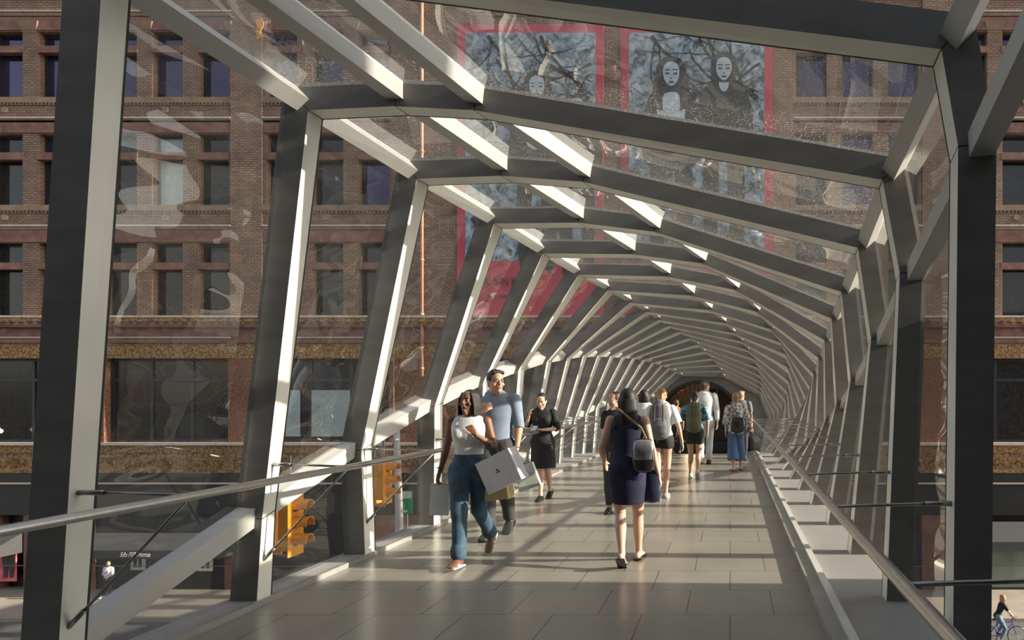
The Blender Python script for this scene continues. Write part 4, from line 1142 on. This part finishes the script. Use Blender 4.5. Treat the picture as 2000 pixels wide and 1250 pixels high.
def paperbag(loc,rot,w,h,d,m,lab,hm,name='shopping_bag',logo=False):
    r=empty(name,loc,lab,'bag'); r.rotation_euler=rot
    g=MB(); t=.002
    # open-topped bag: four walls, bottom, gusset crease
    g.box(-w/2,w/2,-d/2,-d/2+t,-h,0); g.box(-w/2,w/2,d/2-t,d/2,-h,0); g.box(-w/2,w/2,-d/2+t,d/2-t,-h,-h+t)
    for s in (-1,1):
        x=s*w/2; g.hexa([(x,-d/2+t,-h),(x-s*.012,0,-h),(x-s*.014,0,-h),(x-s*t,-d/2+t,-h)],[(x,-d/2+t,0),(x-s*.03,0,0),(x-s*.032,0,0),(x-s*t,-d/2+t,0)])
        g.hexa([(x,d/2-t,-h),(x-s*.012,0,-h),(x-s*.014,0,-h),(x-s*t,d/2-t,-h)],[(x,d/2-t,0),(x-s*.03,0,0),(x-s*.032,0,0),(x-s*t,d/2-t,0)])
    g.build('bag_body',m,r)
    for y in (-d/2+.004,d/2-.004):
        g=MB(); g.tube([(-w*.2,y,-.03),(-w*.19,y*.8,.04),(-w*.08,y*.3,.115),(w*.08,y*.3,.115),(w*.19,y*.8,.04),(w*.2,y,-.03)],.003,6); g.build('handle',hm,r,smooth=True)
    if logo:
        g=MB(); g.box(-.03,.03,-d/2-.002,-d/2-.0005,-h*.52,-h*.50); g.ball((.0,-d/2-.001,-h*.45),(.012,.001,.012)); g.build('printed_mark',C_BLEA,r)
    return r
b1=V(L1)+V((.285,-.10,.985))
paperbag(b1+V((0,0,.06)),(0.10,-.42,-.30),.40,.32,.13,C_WHITE,'large white paper shopping bag hanging tilted beside the woman in jeans',C_BLEA,logo=True)
paperbag(b1+V((-.10,.13,-.09)),(0.05,-.12,-.2),.38,.30,.12,mat('straw_paper',(.55,.45,.22),rough=.8,var=.12),'straw coloured shopping bag behind the large white paper bag',C_LEA)
paperbag(b1+V((.20,.20,-.06)),(0.0,-.35,.1),.20,.24,.08,two('printed_plastic',(.55,.62,.55),(.75,.76,.74),7,rough=.5),'small pale green and white bag at the right edge of the straw coloured bag',C_WHITE)
paperbag(V(L1)+V((-.27,-.02,.76)),(0,.05,.3),.17,.30,.08,mat('pale_paper',(.68,.70,.71),rough=.7),'slim pale grey bag in the lowered hand of the woman in jeans',C_WHITE)

# 2 tall man ---------------------------------------------------------------
L2=flr(968,7.5)
r=person('tall man in glasses, blue grey shirt and dark trousers behind the woman in jeans',L2,-1,1.90,SK_M,.0075,
  dict(kneeL=(.09,.02,.49),ankL=(.07,.22,.14),toeL=(.1,-.9,-.42),kneeR=(-.05,-.10,.49),ankR=(-.02,-.12,.09),elL=(.235,.02,1.13),wrL=(.225,-.03,.90),elR=(-.26,-.04,1.15),wrR=(-.10,-.19,1.28),hdR=(.6,.0,.35),pnR=(0,1,0),curlR=1.0,curlL=.6),
  wear=[('shirt',C_SHIRT,dict(z0=.90,z1=1.44,sl=1.08,collar=True,name='shirt',t=.011,flare=.0)),('pants',C_TROU,dict(z1=.99,u1=1.97,wid=lambda u:.066 if u>1 else .08,name='trousers'))],
  hair=('short',H_BLK),shoes=('shoe',mat('dark_shoe',(.03,.03,.03),rough=.5)),male=True,yaw=.75,pitch=.02)
root,J,k,hp,sp,sx,fw,plain,garment=r
g=MB()
for s in (-1,1):
    pts=[hp(s*.034+.022*math.cos(a),-.103,.010+.017*math.sin(a)) for a in [2*PI*i/16 for i in range(17)]]; g.tube(pts,.0018,6)
    g.tube([hp(s*.056,-.101,.014),hp(s*.078,-.05,.012),hp(s*.078,.0,.008)],.0018,6)
g.tube([hp(-.012,-.105,.012),hp(.012,-.105,.012)],.0018,6)
plain('eyeglasses',g,E_D)
b=backpack(V(L2)+V((0,.235,0)),-1,.30,.44,.16,C_BLEA,'dark backpack with brown straps worn by the tall man with glasses',C_LEA,1.12)
w=MB(); w.tube([(.040*math.cos(a),.040*math.sin(a),0) for a in [2*PI*i/20 for i in range(21)]],[(.012,.006)]*21,8); o=w.build('wristwatch',M_steel); o.location=V(L2)+V((.252,-.03,1.03)); tag(o,'metal wristwatch on the lowered arm of the tall man','watch')

# 3 woman in black dress with phone -----------------------------------------
L3=flr(1060,10.2)
person('woman in loose black dress looking down at her phone, walking towards us',L3,-1,1.66,SK_L,.0085,
  dict(kneeL=(.06,.03,.49),ankL=(.07,.16,.13),toeL=(0,-.85,-.5),kneeR=(-.02,-.08,.49),ankR=(.0,-.12,.085),elL=(.24,-.02,1.13),wrL=(.06,-.22,1.12),hdL=(-.9,-.2,.1),pnL=(0,0,1),curlL=.6,elR=(-.25,-.06,1.16),wrR=(-.17,-.17,1.33),hdR=(.2,-.1,.9),pnR=(.6,.3,0),curlR=.8),
  wear=[('dress',C_BLACK,dict(z0=.50,hem=.20,hemd=.16,sl=1.12,name='dress',t=.018))],hair=('tied',H_BLK),shoes=('flat',mat('black_shoe',(.012,.012,.012),rough=.4)),yaw=.05,pitch=.38)
ph=MB(); ph.obox((0,0,0),(.036,0,0),(0,.066,.03),(0,-.0018,.004)); o=ph.build('phone',mat('phone_grey',(.45,.45,.47),rough=.3)); o.location=V(L3)+V((-.05,-.27,1.12)); tag(o,'small phone held in front of the woman in the loose black dress','phone')

# 4 woman in navy dress, from behind -----------------------------------------
L4=flr(1226,6.25)
person('woman with long black hair in sleeveless navy dress, seen from behind in the foreground',L4,1,1.67,SK_L,.0065,
  dict(hipL=(.09,.02,.90),hipR=(-.09,-.02,.90),kneeL=(.09,.08,.49),ankL=(.085,.17,.095),toeL=(.1,1,-.03),kneeR=(-.07,.0,.49),ankR=(-.025,-.20,.14),toeR=(0,.78,-.6),
       elL=(.235,-.02,1.14),wrL=(.30,.02,.86),elR=(-.25,-.03,1.13),wrR=(-.25,.15,.97),curlL=.35,curlR=.9,hdL=(.2,.1,-.9)),
  wear=[('dress',C_NAVY,dict(z0=.60,hem=.168,hemd=.135,name='dress',z1=1.40,t=.010))],hair=('long',H_BLK),shoes=('flipflop',C_BLEA),yaw=.25,pitch=.05,slim=.98)
def softbag(name,loc,w,h,d,m,lab,rot=(0,0,0),strap=None,flap=None,sm=C_BLEA):
    r=empty(name,loc,lab,'bag'); r.rotation_euler=rot
    g=MB(); g.loft([(0,0,0),(0,0,h*.3),(0,0,h*.7),(0,0,h)],[(w*.44,d*.40),(w*.5,d*.5),(w*.47,d*.42),(w*.40,d*.22)],ref=(1,0,0),n=22); o=g.build('bag_body',m,r); remesh(o,.008,4)
    if flap:
        g=MB(); g.loft([(0,-d*.42,h*.35),(0,-d*.46,h*.7),(0,-d*.25,h*1.0)],[(w*.36,.01),(w*.42,.01),(w*.38,.01)],ref=(1,0,0),n=16); g.build('bag_flap',flap,r,smooth=True)
    if strap:
        g=MB(); g.tube(strap,[(.010,.004)]*len(strap),8,ref=(1,0,.6)); g.build('shoulder_strap',sm,r,smooth=True)
    return r
M_silv=mat('silver_leather',(.42,.42,.43),rough=.25,metal=.6,var=.5,scale=9)
softbag('shoulder_bag',V(L4)+V((.17,-.14,.93)),.22,.26,.11,C_BLEA,'black and silver shoulder bag at the hip of the woman in the navy dress',strap=[(.06,0,.2),(-.02,-.02,.38),(-.20,-.02,.53),(-.27,.06,.57),(-.20,.17,.50),(-.06,.24,.36)],flap=M_silv,sm=C_SAND)
softbag('tote_bag',V(L4)+V((.225,.02,.62)),.20,.26,.10,mat('midnight_nylon',(.02,.025,.06),rough=.5),'limp dark blue bag hanging below the shoulder bag of the woman in navy',strap=[(-.04,0,.24),(-.02,0,.40),(.03,0,.40),(.04,0,.24)])

# 5 woman with grey backpack ------------------------------------------------------
L5=flr(1292,10.2)
person('woman with tied blond hair, white T-shirt and black denim shorts, wearing the grey backpack',L5,1,1.73,SK_L,.0085,
  dict(kneeL=(.08,.06,.49),ankL=(.05,.12,.09),toeL=(.1,1,0),kneeR=(-.06,-.02,.49),ankR=(-.03,-.24,.16),toeR=(0,.6,-.8),elL=(.26,0,1.13),wrL=(.315,.02,.88),hdL=(.2,0,-1),curlL=.4),
  wear=[('tee',C_WHITE,dict(sl=.85,loose=.02,t=.02,flare=.025,name='t_shirt',z0=1.0)),('pants',C_SHORT,dict(u1=.30,t=.014,z1=1.02,name='shorts'))],hair=('pony',H_BLD),shoes=('shoe',mat('grey_sneaker',(.25,.24,.23),rough=.7)),yaw=.1,face=False)
backpack(V(L5)+V((-.01,-.21,0)),1,.34,.50,.20,C_GREY,'grey canvas backpack with brown leather straps, on the woman in the white T-shirt',C_LEA,1.02)
# 6 person with dark hair in white
L6=flr(1258,11.8)
person('dark haired person in loose white top, partly hidden behind the grey backpack wearer',L6,1,1.72,SK_M,.010,
  dict(kneeL=(.08,.08,.49),ankL=(.08,.1,.09),kneeR=(-.07,-.02,.49),ankR=(-.06,-.18,.13)),
  wear=[('tee',C_WHITE,dict(sl=1.2,t=.03,name='shirt')),('pants',C_TROU,dict(name='trousers'))],hair=('bob',H_BLK),shoes=('shoe',C_TROU),face=False)
# 7 woman with olive backpack
L7=flr(1357,12.8)
person('woman in teal patterned shirt and black shorts wearing the olive backpack, walking away',L7,1,1.70,SK_M,.009,
  dict(kneeL=(.07,.05,.49),ankL=(.06,-.10,.15),toeL=(0,.7,-.7),kneeR=(-.08,.05,.49),ankR=(-.09,.10,.09),elL=(.25,0,1.13),wrL=(.25,.02,.90),elR=(-.28,0,1.14),wrR=(-.34,.04,.93)),
  wear=[('shirt',C_TEAL,dict(sl=.95,t=.024,flare=.02,name='patterned_shirt',z0=.96)),('pants',C_SHORT,dict(u1=.55,t=.02,z1=1.0,name='shorts'))],hair=('pony',H_BLK),shoes=('shoe',mat('pale_sneaker',(.5,.48,.45),rough=.7)),yaw=-.1,face=False)
backpack(V(L7)+V((-.01,-.20,0)),1,.31,.50,.20,C_OLIVE,'olive green backpack, on the woman in the teal patterned shirt',C_OLIVE,.98)
# 8 tall man in white
L8=flr(1376,15.4)
person('tall brown haired man in white shirt and pale trousers, behind the olive backpack',L8,1,1.97,SK_L,.010,
  dict(kneeL=(.10,.06,.49),ankL=(.08,.14,.09),kneeR=(-.08,-.02,.49),ankR=(-.07,-.15,.12)),
  wear=[('shirt',C_WHITE,dict(sl=1.9,t=.016,flare=0,z0=.9,collar=True,name='shirt')),('pants',C_LTRO,dict(wid=lambda u:.07,name='trousers'))],hair=('short',H_BRN),shoes=('shoe',C_TROU),male=True,yaw=-.9,face=True)
# 9 floral shirt
L9=flr(1437,14.1)
person('person in floral shirt and wide blue culottes walking away near the right handrail',L9,1,1.68,SK_L,.009,
  dict(kneeL=(.09,.06,.49),ankL=(.11,.10,.10),kneeR=(-.07,-.02,.49),ankR=(-.05,-.10,.10),elL=(.25,.03,1.15),wrL=(.35,.12,.93)),
  wear=[('shirt',C_FLOR,dict(sl=1.45,t=.024,z0=.95,flare=.012,name='floral_shirt')),('pants',C_CUL,dict(wid=lambda u:.085+.028*u,u1=1.62,z1=1.0,name='culottes'))],hair=('bun',H_TAN),shoes=('sandal',C_SAND),yaw=.0,face=False)
softbag('crossbody_bag',V(L9)+V((.04,-.21,.88)),.32,.26,.13,C_BLEA,'black crossbody bag hanging at the back of the floral shirt',strap=[(.1,0,.22),(-.05,.03,.40),(-.16,.12,.58),(-.12,.24,.60),(0,.34,.5)])
# 10
L10=flr(1447,16.3)
person('light haired man mostly hidden behind the person in the floral shirt',L10,1,1.74,SK_L,.012,
  dict(ankL=(.1,.1,.09)),wear=[('tee',C_GREY,dict(name='t_shirt')),('pants',C_TROU,dict(name='trousers'))],hair=('short',H_TAN),shoes=('shoe',C_TROU),male=True,yaw=-.7,face=False)
# 11
L11=flr(1203,9.0)
person('brown haired person almost hidden behind the woman in the navy dress',L11,-1,1.66,SK_L,.010,
  dict(shL=(.15,0,1.39),shR=(-.15,0,1.39),elL=(.17,0,1.12),elR=(-.17,0,1.12),wrL=(.15,-.03,.9),wrR=(-.15,-.03,.9)),wear=[('tee',C_BLACK,dict(name='t_shirt')),('pants',C_TROU,dict(name='trousers'))],hair=('tied',H_BRN),shoes=('flat',C_BLEA),yaw=-.8)
# 12, 13 far walkers
L12=flr(1250,17.0)
person('distant dark haired walker left of the white topped person, facing us',L12,-1,1.66,SK_L,.014,{},wear=[('tee',C_WHITE,dict(name='t_shirt')),('pants',C_TROU,dict(name='trousers'))],hair=('short',H_BLK),shoes=('flat',C_BLEA))
L13=flr(1321,19.5)
person('distant walker in orange top between the grey and the olive backpacks',L13,1,1.62,SK_L,.014,{},wear=[('tee',mat('orange_top',(.5,.16,.08),rough=.8),dict(name='t_shirt')),('pants',C_BLACK,dict(name='trousers'))],hair=('short',H_BRN),shoes=('flat',C_BLEA),face=False)
# pedestrian on the far sidewalk
y=29.0; s=FPX/y
person('pedestrian in white top and dark leggings on the far sidewalk, passing the small shop windows',(ax(212,s),y,-7.4),-1,1.70,SK_M,.014,
  dict(kneeL=(.10,-.05,.49),ankL=(.14,0,.1),kneeR=(-.10,-.02,.49),ankR=(-.30,.02,.14),wrL=(.16,-.22,1.08),elL=(.22,-.04,1.13),wrR=(.05,-.24,1.08)),
  wear=[('tee',C_WHITE,dict(name='top',sl=1.3,z0=.92)),('pants',C_TROU,dict(name='leggings'))],hair=('tied',H_BRN),shoes=('shoe',C_SOLE),yaw=.9)
# cyclist
y=24.1; s=FPX/y; cx_=ax(1958,s); zc=-7.55
bk=empty('bicycle',(cx_,y,zc),'purple bicycle ridden at the bottom right corner','bicycle')
M_purple=mat('purple_paint',(.10,.05,.40),rough=.3)
for (x,n) in ((.52,'wheel'),(-.52,'wheel')):
    g=MB(); g.tube([(x+.33*math.cos(a),0,.35+.33*math.sin(a)) for a in [2*PI*i/36 for i in range(37)]],.018,8); wh=g.build(n,C_BLEA,bk,smooth=True)
    g=MB()
    for i in range(12): a=PI*i/12*2; g.tube([(x,0,.35),(x+.32*math.cos(a),0,.35+.32*math.sin(a))],.002,4)
    g.build('spokes',M_steel,wh)
g=MB()
for a,b_ in (((-.52,0,.35),(-.12,0,.32)),((-.12,0,.32),(-.22,0,.86)),((-.20,0,.80),(.34,0,.84)),((-.12,0,.32),(.36,0,.76)),((.34,0,.90),(.52,0,.35)),((-.52,0,.35),(-.20,0,.78))): g.tube([a,b_],.017,8)
g.build('bike_frame',M_purple,bk)
g=MB(); g.loft([(-.34,0,.93),(-.2,0,.94),(-.1,0,.93)],[(.07,.03),(.04,.025),(.02,.02)],ref=(0,1,0),n=12); g.build('saddle',C_BLEA,bk,smooth=True)
g=MB(); g.tube([(.36,-.26,1.02),(.38,0,1.0),(.36,.26,1.02)],.013,8); g.tube([(.38,0,1.0),(.34,0,.86)],.015,8); g.build('handlebar',C_BLEA,bk)
g=MB(); g.tube([(-.12,-.1,.18),(-.12,-.1,.30),(-.12,.1,.34),(-.12,.1,.46)],.01,6); g.build('crank',M_steel,bk)
person('cyclist with curly blond hair and dark T-shirt on the purple bicycle',(cx_-.2,y,zc+.12),-1,1.72,SK_L,.012,
  dict(hipL=(.0,.09,.90),hipR=(.0,-.09,.90),kneeL=(.30,.11,.62),ankL=(.10,.13,.30),kneeR=(.26,-.11,.50),ankR=(.08,-.13,.10),toeL=(1,0,-.1),toeR=(1,0,-.1),
       shL=(.20,.17,1.36),shR=(.20,-.17,1.36),elL=(.36,.22,1.14),elR=(.34,-.22,1.14),wrL=(.50,.24,.98),wrR=(.50,-.24,.98),hdL=(1,0,-.2),hdR=(1,0,-.2),curlL=1,curlR=1),
  wear=[('tee',C_BLACK,dict(name='t_shirt')),('pants',mat('faded_denim',(.12,.18,.25),rough=.8),dict(name='jeans'))],hair=('bob',H_BLD),shoes=('flat',C_BLEA),yaw=.9)
# ------------------------------------------------------------------ light and camera
sun=bpy.data.lights.new('sun','SUN'); sun.energy=11; sun.angle=math.radians(.55); sun.color=(1,.90,.74)
so_=bpy.data.objects.new('sun',sun); COL.objects.link(so_)
dirv=V((-1,.03,-.365)).normalized(); so_.rotation_euler=dirv.to_track_quat('-Z','Y').to_euler(); so_.location=(30,10,20)
w=bpy.data.worlds.new('sky'); scn.world=w; w.use_nodes=True; t=w.node_tree; bg=t.nodes['Background']
sk=t.nodes.new('ShaderNodeTexSky'); sk.sky_type='NISHITA'; sk.sun_disc=False; sk.sun_elevation=math.radians(20); sk.sun_rotation=math.radians(90)
sk.air_density=1.2; sk.dust_density=2.0; sk.ozone_density=1.0
hs=t.nodes.new('ShaderNodeHueSaturation'); hs.inputs['Saturation'].default_value=.45
t.links.new(sk.outputs[0],hs.inputs['Color']); t.links.new(hs.outputs[0],bg.inputs[0]); bg.inputs[1].default_value=.27
cam=bpy.data.cameras.new('camera'); co=bpy.data.objects.new('camera',cam); COL.objects.link(co)
co.location=(0,0,EYE); co.rotation_euler=(PI/2,0,0)
cam.sensor_fit='HORIZONTAL'; cam.sensor_width=36; cam.lens=FPX/2000*36
cam.shift_x=(1000-1426)/2000; cam.shift_y=(775-625)/2000
cam.clip_start=.05; cam.clip_end=500
scn.camera=co
scn.view_settings.exposure=0.0
